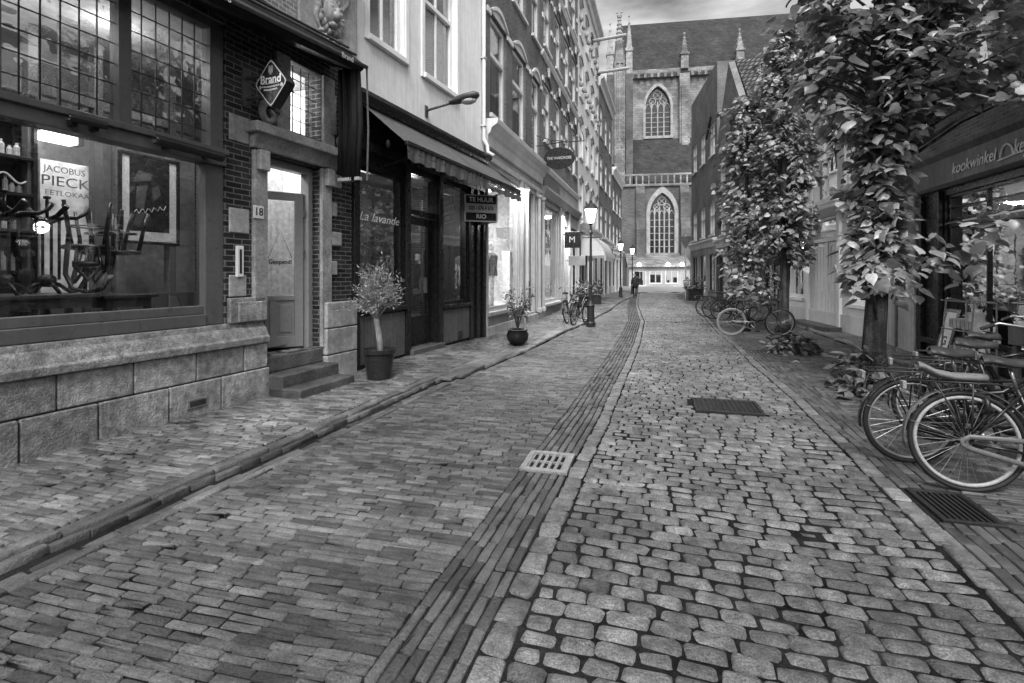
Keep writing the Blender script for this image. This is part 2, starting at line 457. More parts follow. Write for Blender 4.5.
# ------------------------------------------------------------------ ground
def lerp(tab):
    ys = [q[1] for q in tab]; xs = [q[0] for q in tab]
    return lambda y: float(np.interp(y, ys, xs))
kL = lerp([(-3.05,-3),(-3.02,1),(-2.95,3),(-2.82,5.3),(-2.33,11.6),(-1.95,18),(-1.8,22),(-1.75,29),(-1.39,36),(-1.3,42),(-2.2,49)])
cL = lerp([(-.62,-3),(-.6,2),(-.55,4),(-.5,5.3),(-.45,7),(-.4,8.5),(-.33,12),(-.33,17),(-.75,25.5),(-1.0,34),(-1.1,44)])
cR = lerp([(1.5,-3),(1.5,2.4),(1.63,7),(1.64,14),(1.72,18),(1.92,25),(1.45,34),(1.4,37),(1.8,42),(2.6,48)])
wL = lerp([(-4.95,-1),(-4.95,0.4),(-4.35,7.29),(-3.89,11.6),(-3.74,17.3),(-3.62,25.5),(-3.45,34),(-3.2,42),(-2.9,50)])
wR = lerp([(4.95,-3),(4.9,2),(4.82,12.5),(4.3,19.3),(3.45,30.5),(2.6,38),(2.6,50)])
def undul(x, y):
    k = 1.
    for a, b, c, d in GR:
        k = min(k, math.hypot(max(a-x, 0, x-b), max(c-y, 0, y-d))/.7)
    return k*und0(x, y)
def und0(x, y):
    return .010*math.sin(1.7*x+.9*y+.5)+.008*math.sin(2.9*x-1.3*y)+.005*math.sin(5.1*x+3.7*y)+.004*math.sin(7.3*y-2.1*x)
class Stones:
    def __init__(s): s.V = []; s.F = []; s.n = 0
    def add(s, cx, cy, hx, hy, rot=0., top=0., near=True, ch=.25, dome=.004, inset=.008, tilt=.02):
        c, si = math.cos(rot), math.sin(rot)
        rj = lambda k: random.uniform(-k, k)
        tx, ty = rj(tilt), rj(tilt)
        def T(x, y, z): 
            z += tx*x+ty*y
            return (cx+x*c-y*si, cy+x*si+y*c, z+top)
        b = s.n
        if near:
            k = min(hx, hy)*ch; j = min(hx, hy)*.15
            o = [(hx-k,-hy),(hx,-hy+k),(hx,hy-k),(hx-k,hy),(-hx+k,hy),(-hx,hy-k),(-hx,-hy+k),(-hx+k,-hy)]
            o = [(x+rj(j), y+rj(j)) for x, y in o]
            fx, fy = 1-inset/hx, 1-inset/hy
            gx, gy = max(.35, 1-2.6*inset/hx), max(.35, 1-2.6*inset/hy)
            V = [T(x, y, -.05) for x, y in o]+[T(x, y, -inset*1.1) for x, y in o]+[T(x*fx, y*fy, -inset*.25+rj(.0012)) for x, y in o]+[T(x*gx, y*gy, rj(.0015)) for x, y in o]+[T(rj(hx*.3), rj(hy*.3), dome)]
            F = []
            for r in (0, 8, 16):
                F += [[b+r+q, b+r+(q+1) % 8, b+r+8+(q+1) % 8, b+r+8+q] for q in range(8)]
            F += [[b+24+q, b+24+(q+1) % 8, b+32] for q in range(8)]
        else:
            o = [(hx,-hy),(hx,hy),(-hx,hy),(-hx,-hy)]
            fx, fy = 1-inset/hx, 1-inset/hy
            V = [T(x, y, -.04) for x, y in o]+[T(x*fx, y*fy, 0) for x, y in o]
            F = [[b+q, b+(q+1) % 4, b+4+(q+1) % 4, b+4+q] for q in range(4)]+[[b+4, b+5, b+6, b+7]]
        s.V += V; s.F += F; s.n += len(V)
    def build(s, name, mat):
        me = bpy.data.meshes.new(name); me.from_pydata(s.V, [], s.F); me.materials.append(mat)
        me.polygons.foreach_set('use_smooth', [True]*len(me.polygons)); me.update()
        o = bpy.data.objects.new(name, me); COL.objects.link(o)
        return tag(o, kind='structure')
def in_rect(x, y, rs):
    return any(a < x < b and c < y < d for a, b, c, d in rs)
GR = [(-1.0,-.625,3.825,4.255), (.455,1.165,5.995,6.605), (1.70,2.04,3.70,4.20)]   # grates let into the road
def cut(lo, hi, blocks):
    """what is left of an interval once the blocked spans are taken out"""
    out = [(lo, hi)]
    for a, b in blocks:
        nxt = []
        for p, q in out:
            if b <= p or a >= q: nxt.append((p, q)); continue
            if a > p: nxt.append((p, a))
            if b < q: nxt.append((b, q))
        out = nxt
    return out
def rows(S, xl, xr, y0, y1, w, h, gap, nearY, slope=0., jx=.012, jy=.004, z=0., skew=0., gy=1., **k):
    """courses running across the street"""
    y = y0; i = 0
    while y < y1:
        hh = h*random.uniform(.94, 1.06)
        a, b = xl(y), xr(y)
        x = a; first = True
        while x < b-1e-6:
            ww = w*random.uniform(.82, 1.18)*(random.uniform(.5, .68) if first and i % 2 else 1.); first = False
            if b-(x+ww) < w*.48: ww = b-x if b-x < 1.3*w else (b-x)*.5
            cx0 = x+ww/2; ym = y+hh/2+skew*(cx0-(a+b)/2)+.012*math.sin(cx0*3.1+y*.7)
            for x0, x1 in cut(max(x, a), min(x+ww, b), [(r[0]-.004, r[1]+.004) for r in GR if r[2]-hh*.2 < ym < r[3]+hh*.2]):
                if x1-x0 < .02+3.2*k.get('inset', .004): continue
                cx = (x0+x1)/2; yy = y+hh/2+skew*(cx-(a+b)/2)+.012*math.sin(cx*3.1+y*.7)
                S.add(cx, yy, (x1-x0-gap)/2, (hh-gap*gy)/2, random.uniform(-.025, .025)+skew, z+undul(cx, yy)+random.uniform(-jy, jy), yy < nearY, **k)
            x += ww
        y += hh; i += 1
def along(S, off0, off1, base, n, y0, y1, ln, gap, nearY, z=0., jy=.003, **k):
    """rows of bricks running with the street, n side by side"""
    for q in range(n):
        wd = (off1-off0)/n
        y = y0-random.uniform(0, ln)
        while y < y1:
            l = ln*random.uniform(.88, 1.12)
            cxm = base(y+l/2)+off0+wd*(q+.5)
            for ya, yb in cut(y, y+l, [(r[2]-.004, r[3]+.004) for r in GR if r[0]-wd*.1 < cxm < r[1]+wd*.1]):
                if yb-ya < .035: continue
                cy = (ya+yb)/2; cx = base(cy)+off0+wd*(q+.5)
                an = -math.atan2(base(cy+.2)-base(cy-.2), .4)
                S.add(cx, cy, (wd-gap)/2, (yb-ya-gap)/2, an+random.uniform(-.015, .015), z+undul(cx, cy)+random.uniform(-jy, jy), cy < nearY, **k)
            y += l
Y0 = .6
S = Stones(); rows(S, lambda y: kL(y)+.06, lambda y: cL(y)-.43, Y0, 43, .19, .054, .009, 11, jy=.004, skew=.02, gy=1.3, inset=.0038, ch=.16, dome=.002)
S.build('road_bricks', mt['road'])
S = Stones(); along(S, -.43, -.07, cL, 6, Y0, 43.5, .215, .0115, 12, inset=.0032, ch=.16, dome=.002); S.build('gutter_strip', mt['strip'])
S = Stones(); along(S, -.07, .06, cL, 1, Y0, 43, .19, .012, 14, jy=.005, inset=.007, ch=.25)
along(S, 0, .13, cR, 1, Y0, 43, .2, .012, 14, jy=.005, inset=.007, ch=.25); S.build('edge_stones', mt['cobble_edge'])
S = Stones(); rows(S, lambda y: cL(y)+.065, lambda y: cR(y)-.005, Y0, 44, .166, .101, .006, 14, jy=.006, inset=.0125, ch=.34, dome=.006, skew=-.012, gy=1.2, tilt=.04)
S.build('cobbled_road', mt['cobble'])
S = Stones(); along(S, .13, .5, cR, 5, Y0, 47, .215, .0115, 9, inset=.0032, ch=.16, dome=.002)
rows(S, lambda y: cR(y)+.5, lambda y: min(wR(y)-.02, 4.02 if y < 19 else 9), Y0, 48, .2, .056, .009, 8, skew=-.03, inset=.0032, ch=.16, dome=.002)
S.build('right_pavement', mt['paveR'])
S = Stones(); rows(S, lambda y: 4.16, lambda y: wR(y)-.02, Y0, 19, .2, .07, .009, 5, z=.05, inset=.0032, ch=.16, dome=.002)
along(S, 0, .13, lambda y: 4.02, 1, Y0, 19, .8, .01, 20, z=.055, inset=.008, ch=.1); S.build('raised_pavement', mt['cobble_edge'])
S = Stones(); rows(S, lambda y: wL(y)+.02, lambda y: kL(y)-.33, Y0, 50, .19, .052, .008, 9, z=.055, jy=.003, skew=.03, gy=1.25, inset=.0035, ch=.16, dome=.002)
S.build('left_pavement', mt['pave'])
S = Stones()
along(S, -.33, -.22, kL, 1, Y0, 7.6, .5, .007, 16, z=.053, inset=.008, ch=.2, dome=.0, tilt=.012)
S.build('kerb', mt['kerb']); S = Stones()
along(S, -.215, -.155, kL, 1, Y0, 7.6, .22, .008, 16, z=.03, inset=.004, ch=.15, dome=.0, tilt=.02, jy=.006)
along(S, -.10, -.02, kL, 1, Y0, 7.6, .22, .008, 16, z=-.004, inset=.004, ch=.15, dome=.0, tilt=.02, jy=.006)
S.build('gutter_channel', mt['strip']); S = Stones()
along(S, -.02, .055, kL, 1, Y0, 7.6, .4, .007, 16, z=.006, inset=.006, ch=.15, dome=.0, tilt=.01)
along(S, -.33, -.2, kL, 1, 7.6, 48, .5, .006, 16, z=.055, inset=.008, ch=.15, dome=.0, tilt=.006)
along(S, -.2, .05, kL, 1, 7.6, 48, .9, .006, 16, z=.06, inset=.015, ch=.12, dome=.0, tilt=.004)
S.build('kerb', mt['kerb'])
gb = MB(); gb.face([(-700,-300,-.03),(700,-300,-.03),(700,900,-.03),(-700,900,-.03)]); tag(gb.build('ground', mt['joint']), kind='structure')
def zbase(x, y):
    k = kL(y); e = .052 if x < k-.25 else 0.
    if y < 19 and x > 4.08: e = .045
    return undul(x, y)+e-.012
js = MB(); xs_ = list(np.arange(-5.2, 5.3, .12)); ys_ = list(np.arange(.3, 48.4, .16)); ids = [[js.p(x, y, zbase(x, y)) for x in xs_] for y in ys_]
for j in range(len(ys_)-1):
    for i in range(len(xs_)-1):
        js.f.append([ids[j][i], ids[j][i+1], ids[j+1][i+1], ids[j+1][i]])
tag(js.build('joint_sand', mt['joint'], None, True), kind='structure')
sq = MB(); sq.box(-40, 45, 48.5, 130, -.2, -.002); sq.box(-3.2, 2.6, 43.5, 48.5, -.2, -.003); tag(sq.build('church_square', mt['square']), kind='structure')

# grates in the road
def grate(name, x0, x1, y0, y1, rim, nx, ny, mat, label, slotw=.5, solid=False, rot=0):
    r = empty(name, ((x0+x1)/2, (y0+y1)/2, 0), rot, label, 'drain' if not solid else 'manhole cover')
    w_, l_ = (x1-x0)/2, (y1-y0)/2
    m = MB()
    m.box(-w_, w_, -l_, -l_+rim, -.03, .012); m.box(-w_, w_, l_-rim, l_, -.03, .012)
    m.box(-w_, -w_+rim, -l_+rim, l_-rim, -.03, .012); m.box(w_-rim, w_, -l_+rim, l_-rim, -.03, .012)
    m.build('frame', mat, r, bevel=.004)
    b = MB()
    iw, il = w_-rim, l_-rim
    if solid:
        b.box(-iw+.004, iw-.004, -il+.004, il-.004, -.03, -.002)
        for i in range(nx):
            for j in range(ny):
                cx, cy = -iw+(i+.5)*2*iw/nx, -il+(j+.5)*2*il/ny
                b.box(cx-iw/nx*.6, cx+iw/nx*.6, cy-il/ny*.6, cy+il/ny*.6, -.002, .009)
    else:
        for i in range(nx+1):
            cx = -iw+i*2*iw/nx; h = iw/nx*slotw
            b.box(max(-iw, cx-h), min(iw, cx+h), -il, il, -.03, .006)
        for j in range(1, ny):
            cy = -il+j*2*il/ny; b.box(-iw, iw, cy-.012, cy+.012, -.028, .004)
        d = MB(); d.box(-iw, iw, -il, il, -.029, -.027); d.build('pit', mt['soil'], r)
    b.build('grid' if not solid else 'lid', mat, r, bevel=.002)
    return r
grate('drain_grate', -1.0, -.625, 3.825, 4.255, .05, 5, 2, mt['ironlight'], 'pale square iron drain grate with two rows of slots at the edge of the cobbles')
grate('drain_grate', 1.705, 2.035, 3.705, 4.195, .03, 8, 1, mt['blackmetal'], 'dark iron gully grate with long bars beside the nearest bicycle wheel')
grate('manhole_cover', .46, 1.16, 6.0, 6.6, .03, 12, 9, mt['cover'], 'dark rectangular studded iron cover set into the cobbles', solid=True)
c = empty('manhole_cover', (-3.02, 6.95, .045), 0, 'small oval cast cover set in a pale slab in the left pavement', 'manhole cover')
m = MB()
m.box(-.3, .3, -.27, .27, -.03, .012); m.build('slab', mt['kerb'], c, bevel=.01)
m = MB(); m.lathe([(.19, .012), (.19, .02), (.17, .024), (.05, .022), (.0, .022)], n=28); m.build('lid', mt['grille'], c)
# ------------------------------------------------------------------ facade pieces
def win(fr_root, sg, a0, a1, z0, z1, mat, glass, n=-.1, w_=.07, cols=1, rws=1, bar=.035, sill=None, glassback=True, rail=None, dark=None, silln=.08):
    """window frame with its glass and sill; returns the frame"""
    m = MB(sg)
    d0, d1 = n-.05, n+.03
    m.box(a0, a0+w_, d0, d1, z0, z1); m.box(a1-w_, a1, d0, d1, z0, z1)
    m.box(a0+w_, a1-w_, d0, d1, z0, z0+w_); m.box(a0+w_, a1-w_, d0, d1, z1-w_, z1)
    ia0, ia1, iz0, iz1 = a0+w_, a1-w_, z0+w_, z1-w_
    for i in range(1, cols):
        c = ia0+(ia1-ia0)*i/cols; m.box(c-bar/2, c+bar/2, d0+.01, d1-.015, iz0, iz1)
    for j in range(1, rws):
        c = iz0+(iz1-iz0)*j/rws; m.box(ia0, ia1, d0+.012, d1-.012, c-bar/2, c+bar/2)
    if rail:
        c = z0+(z1-z0)*rail; m.box(ia0, ia1, d0, d1+.02, c-bar*.9, c+bar*.9)
    f = m.build('window', mat, fr_root, bevel=.006)
    p = MB(sg); p.face([(ia0, n-.02, iz0), (ia1, n-.02, iz0), (ia1, n-.02, iz1), (ia0, n-.02, iz1)])
    p.build('pane', glass, f)
    if sill:
        s = MB(sg); s.box(a0-.06, a1+.06, n+.03, silln, z0-.1, z0-.004); s.build('sill', sill, f, bevel=.008)
    if dark:
        c = MB(sg)
        k = 5
        for side in (0, 1):
            c0, c1 = (a0+w_, a0+w_+(a1-a0)*.28) if side == 0 else (a1-w_-(a1-a0)*.28, a1-w_)
            for i in range(12):
                u0, u1 = c0+(c1-c0)*i/12, c0+(c1-c0)*(i+1)/12
                c.face([(u0, n-.16+.03*(i % 2), iz0), (u1, n-.16+.03*((i+1) % 2), iz0), (u1, n-.16+.03*((i+1) % 2), iz1), (u0, n-.16+.03*(i % 2), iz1)])
        c.build('curtain', dark, f)
    return f
def arch_pts(a0, a1, zs, n=10):
    """pointed arch from (a0,zs) over the apex to (a1,zs)"""
    w_ = a1-a0; r = w_*1.0; L_ = []
    top = math.acos(.5)
    for i in range(n+1):
        a = top*i/n; L_.append((a1-r*math.cos(a), zs+r*math.sin(a)))
    for i in range(n-1, -1, -1):
        a = top*i/n; L_.append((a0+r*math.cos(a), zs+r*math.sin(a)))
    return L_
def seg_arch(a0, a1, z, rise, n=10):
    return [(a0+(a1-a0)*i/n, z+rise*math.sin(math.pi*i/n)) for i in range(n+1)]

# ---------------------------------------------------------------- corner cafe, number 18
cafe = FA.root('corner_house', 'brick corner cafe on a stone plinth with leaded shop window and stepped door', 'building')
m = MB(-1)
WH = [(-2.4, 1.92, .95, 4.28), (2.48, 3.42, .5, 2.97), (2.85, 3.45, 3.36, 4.27)]
m.wall(-4, 4.12, .3, 5.0, WH, .28); m.shell(-4, 4.12, 0, 9, -5); m.wall(-4, 4.12, 5.0, 9, [], 0)
m.build('wall', mt['brickA'], cafe)
m = MB(-1); m.box(-4, 2.93, 0.01, .06, 4.78, 6.4); m.build('frieze', mt['brickF'], cafe)
m = MB(-1)
for a0, a1 in ((-4, 2.2), (2.2, 3.5), ): pass
# stone plinth in two courses plus coping
def course(m, cuts, z0, z1, n1, gap=.012):
    for a, b in zip(cuts[:-1], cuts[1:]): m.box(a+gap/2, b-gap/2, -.1, n1+random.uniform(-.004, .004), z0+gap/2, z1-gap/2)
course(m, [-4, -3.1, -2.3, -1.5, -.7, .05, .6, 1.22, 1.8, 2.46], 0, .40, .1)
course(m, [-4, -2.7, -1.9, -1.1, -.35, .3, .9, 1.52, 2.1, 2.44], .40, .70, .085)
m.build('plinth', mt['bluestone'], cafe, bevel=.012)
m = MB(-1)
m.prof([(-.1,.70),(.12,.70),(.125,.77),(.10,.79),(.07,.86),(.06,.875),(.03,.9),(.02,.955),(-.1,.955)], -4, 2.44)
m.box(1.95, 2.44, -.1, .05, .955, 1.24); m.box(2.05, 2.44, -.09, .075, .962, 1.19)
m.build('coping', mt['bluestone'], cafe, bevel=.01)
m = MB(-1); m.box(1.395, 1.62, .095, .112, .14, .235); m.build('vent', mt['ironlight'], cafe, bevel=.004)
m = MB(-1); m.box(1.42, 1.60, .109, .1145, .16, .215); m.build('vent_opening', mt['soil'], cafe)
# quoin blocks in the brick pier
for z0, z1, a0, a1 in ((1.255, 1.50, 1.97, 2.2), (1.98, 2.26, 1.97, 2.24), (3.02, 3.32, 1.97, 2.24)):
    b = MB(-1); b.box(a0, a1, -.05, .014, z0, z1); b.build('quoin', mt['sand'], cafe, bevel=.01)
# big window: painted frame, transom, lower glass, two leaded lights
f = MB(-1)
f.box(1.70, 1.92, -.16, -.02, .96, 2.70); f.box(1.76, 1.92, -.16, -.02, 2.9, 4.27)
f.box(-2.4, 1.70, -.16, .0, .96, 1.08); f.box(-2.4, 1.70, -.15, -.05, 1.08, 1.17)
f.box(-2.4, 1.92, -.16, .03, 2.70, 2.82); f.box(-2.4, 1.92, -.16, .07, 2.82, 2.88)
f.box(-2.4, 1.92, -.16, -.02, 4.18, 4.28)
for c in (-1.0, -.06, .885): f.box(c-.055, c+.055, -.15, -.01, 2.88, 4.18)
f.box(-1.03, -.97, -.15, -.04, 1.17, 2.7)
shop = f.build('window', mt['greypaint'], cafe, bevel=.008)
p = MB(-1); p.face([(-2.4, -.11, 1.17), (1.70, -.11, 1.17), (1.70, -.11, 2.70), (-2.4, -.11, 2.70)]); p.build('pane', mt['glass'], shop)
def leaded(a0, a1, z0, z1, na, nz, n, parent, glass=None, t_=.0042):
    gl = MB(-1)
    for i in range(na):
        for j in range(nz):
            x0, x1 = a0+(a1-a0)*i/na, a0+(a1-a0)*(i+1)/na; y0, y1 = z0+(z1-z0)*j/nz, z0+(z1-z0)*(j+1)/nz
            q = [random.uniform(-.0022, .0022) for _ in range(3)]
            gl.face([(x0, n+q[0], y0), (x1, n+q[1], y0), (x1, n+q[1]+q[2], y1), (x0, n+q[0]+q[2], y1)])
    o = gl.build('leaded_light', glass or mt['glasslead'], parent)
    c = MB(-1)
    for i in range(1, na): x = a0+(a1-a0)*i/na; c.box(x-t_, x+t_, n-.004, n+.008, z0, z1)
    for j in range(1, nz): y = z0+(z1-z0)*j/nz; c.box(a0, a1, n-.003, n+.006, y-t_, y+t_)
    c.build('came', mt['lead'], o)
leaded(-.005, .83, 2.88, 4.18, 6, 7, -.09, shop); leaded(.94, 1.76, 2.88, 4.18, 6, 7, -.09, shop); leaded(-.945, -.115, 2.88, 4.18, 6, 7, -.09, shop)
# interior of the cafe
it = MB(-1)
it.face([(-3.9,-.3,.56),(4.3,-.3,.56),(4.3,-3.4,.56),(-3.9,-3.4,.56)]); it.build('floor', mt['infloor'], cafe)
it = MB(-1)
it.face([(-3.9,-3.3,.56),(4.3,-3.3,.56),(4.3,-3.3,4.4),(-3.9,-3.3,4.4)])
it.face([(4.3,-.3,.4),(4.3,-3.3,.4),(4.3,-3.3,4.4),(4.3,-.3,4.4)]); 
it.face([(-3.9,-.3,4.4),(4.3,-.3,4.4),(4.3,-3.3,4.4),(-3.9,-3.3,4.4)]); it.build('interior_wall', mt['inwall'], cafe)
def pn(x, y, n, fr=FA): return fr.hit(x, y, n)
# panelled partition with posts seen through the glass
it = MB(-1)
for x in (30, 96, 118, 170):
    a = pn(x, 200, -2.1)[0]; it.box(a-.05, a+.05, -2.16, -2.04, .56, 4.3)
a0 = pn(28, 200, -2.1)[0]; a1 = pn(230, 200, -2.1)[0]
it.box(a0, a1, -2.14, -2.06, .56, 1.25); it.box(a0, a1, -2.15, -2.04, 3.55, 3.66)
it.split('partition', mt['greypaint'], cafe, bevel=.008)
it = MB(-1); a0, z1 = pn(40, 158, -2.3); a1, z0 = pn(92, 330, -2.3); it.box(a0, a1, -2.4, -2.3, max(.56, z0), z1); it.build('interior_door', mt['inwhite'], cafe, bevel=.01)
# bar shelf with goods at the far left
a0 = pn(-30, 200, -2.2)[0]; a1 = pn(27, 200, -2.2)[0]
bs = empty('bar_shelf', FA.world(a0, -2.0, .56), FA.rz, 'dark bar cabinet with rows of jars behind the cafe window', 'shelf')
W_ = a1-a0; m = MB(-1)
for z in (0, .5, .95, 1.4, 1.8, 2.2, 2.9): m.box(0, W_, -.35, 0, z, z+.04)
m.box(0, .04, -.352, .002, .0, 2.94); m.box(W_-.04, W_, -.352, .002, 0, 2.94); m.box(0, W_, -.37, -.355, 0, 2.94); m.build('cabinet', mt['darkpaint'], bs, bevel=.005)
m = MB(-1)
for z in (.99, 1.44, 1.84, 2.24):
    x = .08
    while x < W_-.1:
        r = random.uniform(.025, .045); h = random.uniform(.1, .24); m.lathe([(r, z), (r, z+h*.7), (r*.5, z+h*.85), (r*.5, z+h)], (x, -.12*-1*-1, 0), 8); x += 2.3*r
goods(m, 'jar', mt['goods'], bs, 'small jar standing on a shelf of the dark bar cabinet behind the cafe window', 'jar', 'jars on the bar shelves')
# lettering on the cafe glass
def glass_text(body, x, y, size, mat, wpx=None, shear=0., n=-.1, parent=shop, fr=FA, sg=-1):
    a, z = fr.hit(x, y, n)
    wd = None
    if wpx: wd = fr.hit(x+wpx/2, y, n)[0]-fr.hit(x-wpx/2, y, n)[0]
    return text('lettering', body, size, mat, parent, (a, n*sg, z), TL if sg < 0 else TR, .001, shear, wd)
glass_text('JACOBUS', 65, 171, .075, mt['glassink'], 42); glass_text('PIECK', 66, 183, .12, mt['glassink'], 48); glass_text('EETLOKAAL', 70, 195, .06, mt['glassink'], 48)
sw = MB(-1); pts = []
for i in range(25):
    t_ = i/24; x = -8+t_*34; y = 176+5*math.sin(t_*6.3+2.6)+3*t_
    a, z = FA.hit(x, y, -.1); pts.append((a, -.1, z))
sw.tube(pts, .007, 6); sw.build('scroll_lettering', mt['letter'], shop)
# door surround, door, steps
m = MB(-1)
m.box(2.28, 2.478, -.1, .05, .95, 2.98); m.box(3.422, 3.62, -.1, .05, .5, 2.98)
m.box(2.18, 4.0, -.05, .20, 3.16, 3.28); m.prof([(-.05,3.0),(.05,3.0),(.07,3.06),(.14,3.16),(-.05,3.16)], 2.25, 3.92)
for a in (2.3, 3.46): m.box(a, a+.15, .05, .12, 2.74, 2.98)
m.box(2.62, 2.845, -.05, .05, 3.28, 4.28); m.box(3.455, 3.68, -.05, .05, 3.28, 4.28)
m.build('door_surround', mt['carve'], cafe, bevel=.012)
for a in (2.48, 3.78):
    v_ = MB(-1)
    pts = []
    for i in range(26):
        th = i/25*4.2*math.pi/2; r = .15-.12*i/25
        sgn = 1 if a > 3 else -1
        pts.append((a+sgn*r*math.cos(th+1.2)*-1, .07, 3.44+r*math.sin(th+1.2)))
    v_.tube(pts, [.05-.02*i/25 for i in range(26)], 8); v_.lathe([(.05,0)], (0,0,0), 3) if False else None
    pts2 = [(a+(.13 if a < 3 else -.13), .05, 3.5), (a+(.15 if a < 3 else -.15), .05, 3.8), (a+(.1 if a < 3 else -.1), .04, 4.05)]
    v_.tube(pts2, [.05, .045, .03], 8)
    v_.build('volute', mt['carve'], cafe, smooth=True)
m = MB(-1)
cuts = [0, .38, .75, 1.12]
for z0, z1 in zip(cuts[:-1], cuts[1:]): m.box(3.46, 4.12, -.1, .10, z0+.006, z1-.006)
for k, z in enumerate(np.arange(1.5, 3.0, .42)): m.box(3.64, 3.86 if k % 2 else 3.76, -.05, .03, z, z+.2)
m.split('pier', mt['sand'], cafe, bevel=.015)
m = MB(-1)
m.box(2.45, 3.46, -.28, .30, 0.0, .30); m.box(2.45, 3.46, -.28, .56, 0.0, .15); m.box(2.47, 3.44, -.29, .04, .30, .495); m.build('steps', mt['kerb'], cafe, bevel=.02, seg=3)
m = MB(-1)
m.box(2.48, 2.56, -.26, -.12, .5, 2.97); m.box(3.34, 3.42, -.26, -.12, .5, 2.97); m.box(2.56, 3.34, -.26, -.12, 2.88, 2.97)
m.build('door_frame', mt['doorgrey'], cafe, bevel=.008)
dz0, dz1, da0, da1 = .52, 2.62, 2.57, 3.33
m = MB(-1)
def leaf_door(m, a0, a1, z0, z1, n0, n1, gz):
    st = .11
    m.box(a0, a0+st, n0, n1, z0, z1); m.box(a1-st, a1, n0, n1, z0, z1); m.box(a0+st, a1-st, n0, n1, z1-st, z1)
    m.box(a0+st, a1-st, n0, n1, gz-st*.6, gz); m.box(a0+st, a1-st, n0, n1, z0, z0+st*1.4)
    mid = (a0+a1)/2
    m.box(mid-.04, mid+.04, n0, n1, z0+st*1.4, gz-st*.6)
    for b0, b1 in ((a0+st, mid-.04), (mid+.04, a1-st)):
        m.box(b0, b1, n0+.012, n1-.02, z0+st*1.4, gz-st*.6); m.box(b0+.04, b1-.04, n1-.021, n1-.006, z0+st*1.4+.05, gz-st*.6-.05)
leaf_door(m, da0, da1, dz0, dz1, -.24, -.18, 1.22)
door = m.build('door', mt['doorgrey'], cafe, bevel=.006)
HG = Vector((3.33, .21, 0)); door.matrix_local = Matrix.Translation(HG) @ Matrix.Rotation(R(-34), 4, 'Z') @ Matrix.Translation(-HG)
p = MB(-1); p.face([(da0+.11,-.21,1.22),(da1-.11,-.21,1.22),(da1-.11,-.21,dz1-.11),(da0+.11,-.21,dz1-.11)]); p.build('pane', mt['glass'], door)
p = MB(-1)
for i in range(14):
    x0, x1 = da0+.12+i*.038, da0+.12+(i+1)*.038
    p.face([(x0,-.25-.012*(i%2),1.23),(x1,-.25-.012*((i+1)%2),1.23),(x1,-.25-.012*((i+1)%2),dz1-.12),(x0,-.25-.012*(i%2),dz1-.12)])
p.build('curtain', mt['net'], door)
p = MB(-1); p.tube([(da0+.05,-.18,1.5),(da0+.05,-.12,1.5),(da0+.16,-.12,1.5)], .011, 8); p.build('handle', mt['steel'], door, smooth=True)
p = MB(-1)
for z in (1.75, 2.3): p.box(da1-.01, da1+.015, -.185, -.165, z, z+.1)
p.split('hinge', mt['steel'], door)
p = MB(-1); p.face([(3.1,-1.3,.45),(4.1,-1.3,.45),(4.1,-1.3,4.39),(3.1,-1.3,4.39)]); p.face([(4.08,-.3,.45),(4.08,-1.3,.45),(4.08,-1.3,4.39),(4.08,-.3,4.39)]); p.build('hall_wall', mt['inwhite'], cafe)
p = MB(-1); p.box(2.45, 4.1, -1.5, -.285, .4, .485); p.build('hall_floor', mt['infloor'], cafe)
leaded(2.86, 3.44, 3.37, 4.26, 4, 5, -.08, cafe, GLASS('pale_leaded_glass', .8, 1.5, .3, 2., base=.25, rough=.15))
# lion relief and corner cornice
m = MB(-1)
m.box(2.95, 4.13, -.05, .09, 4.6, 5.9); m.build('corner_stone', mt['sand'], cafe, bevel=.01)
li = MB(-1)
cx, cz = 3.5, 5.14
def blob(mb, a, n, z, ra, rn, rz, k=8, l=6):
    prev = None
    for i in range(l+1):
        th = math.pi*i/l
        rg = [mb.p(a+ra*math.sin(th)*math.cos(2*math.pi*q/k), n+rn*math.sin(th)*math.sin(2*math.pi*q/k), z+rz*math.cos(th)) for q in range(k)]
        if prev:
            for q in range(k): mb.f.append([prev[q], prev[(q+1)%k], rg[(q+1)%k], rg[q]])
        prev = rg
blob(li, cx, .12, cz, .17, .12, .2, 12, 8); blob(li, cx, .22, cz-.06, .07, .07, .07); blob(li, cx-.07, .2, cz+.05, .035, .03, .025); blob(li, cx+.07, .2, cz+.05, .035, .03, .025)
blob(li, cx, .24, cz-.01, .035, .04, .07); blob(li, cx, .16, cz-.17, .08, .06, .05)
for i in range(22):
    th = i/22*2*math.pi; rr = random.uniform(.2, .27); blob(li, cx+rr*math.cos(th), .1, cz+rr*1.1*math.sin(th), random.uniform(.04,.07), .06, random.uniform(.04,.08))
for q in (-1, 1):
    pts = [(cx+q*(.36-.02*i+.05*math.sin(i*1.1)), .1, cz+.45-.085*i) for i in range(12)]
    li.tube(pts, [.035+.012*math.sin(i*1.3) for i in range(12)], 7)
    for i in range(5): blob(li, cx+q*random.uniform(.08,.26), .1, cz-.3-.06*i, .05, .045, .035)
li.tube([(cx-.1, .1, cz-.32), (cx, .13, cz-.5), (cx+.1, .1, cz-.32)], .03, 7)
li.build('lion_relief', mt['sand'], cafe, smooth=True)
m = MB(-1); m.prof([(0,5.9),(.16,5.92),(.2,6.0),(.34,6.06),(.34,6.14),(0,6.14)], -4, 4.2); m.build('cornice', mt['darkpaint'], cafe, bevel=.01)
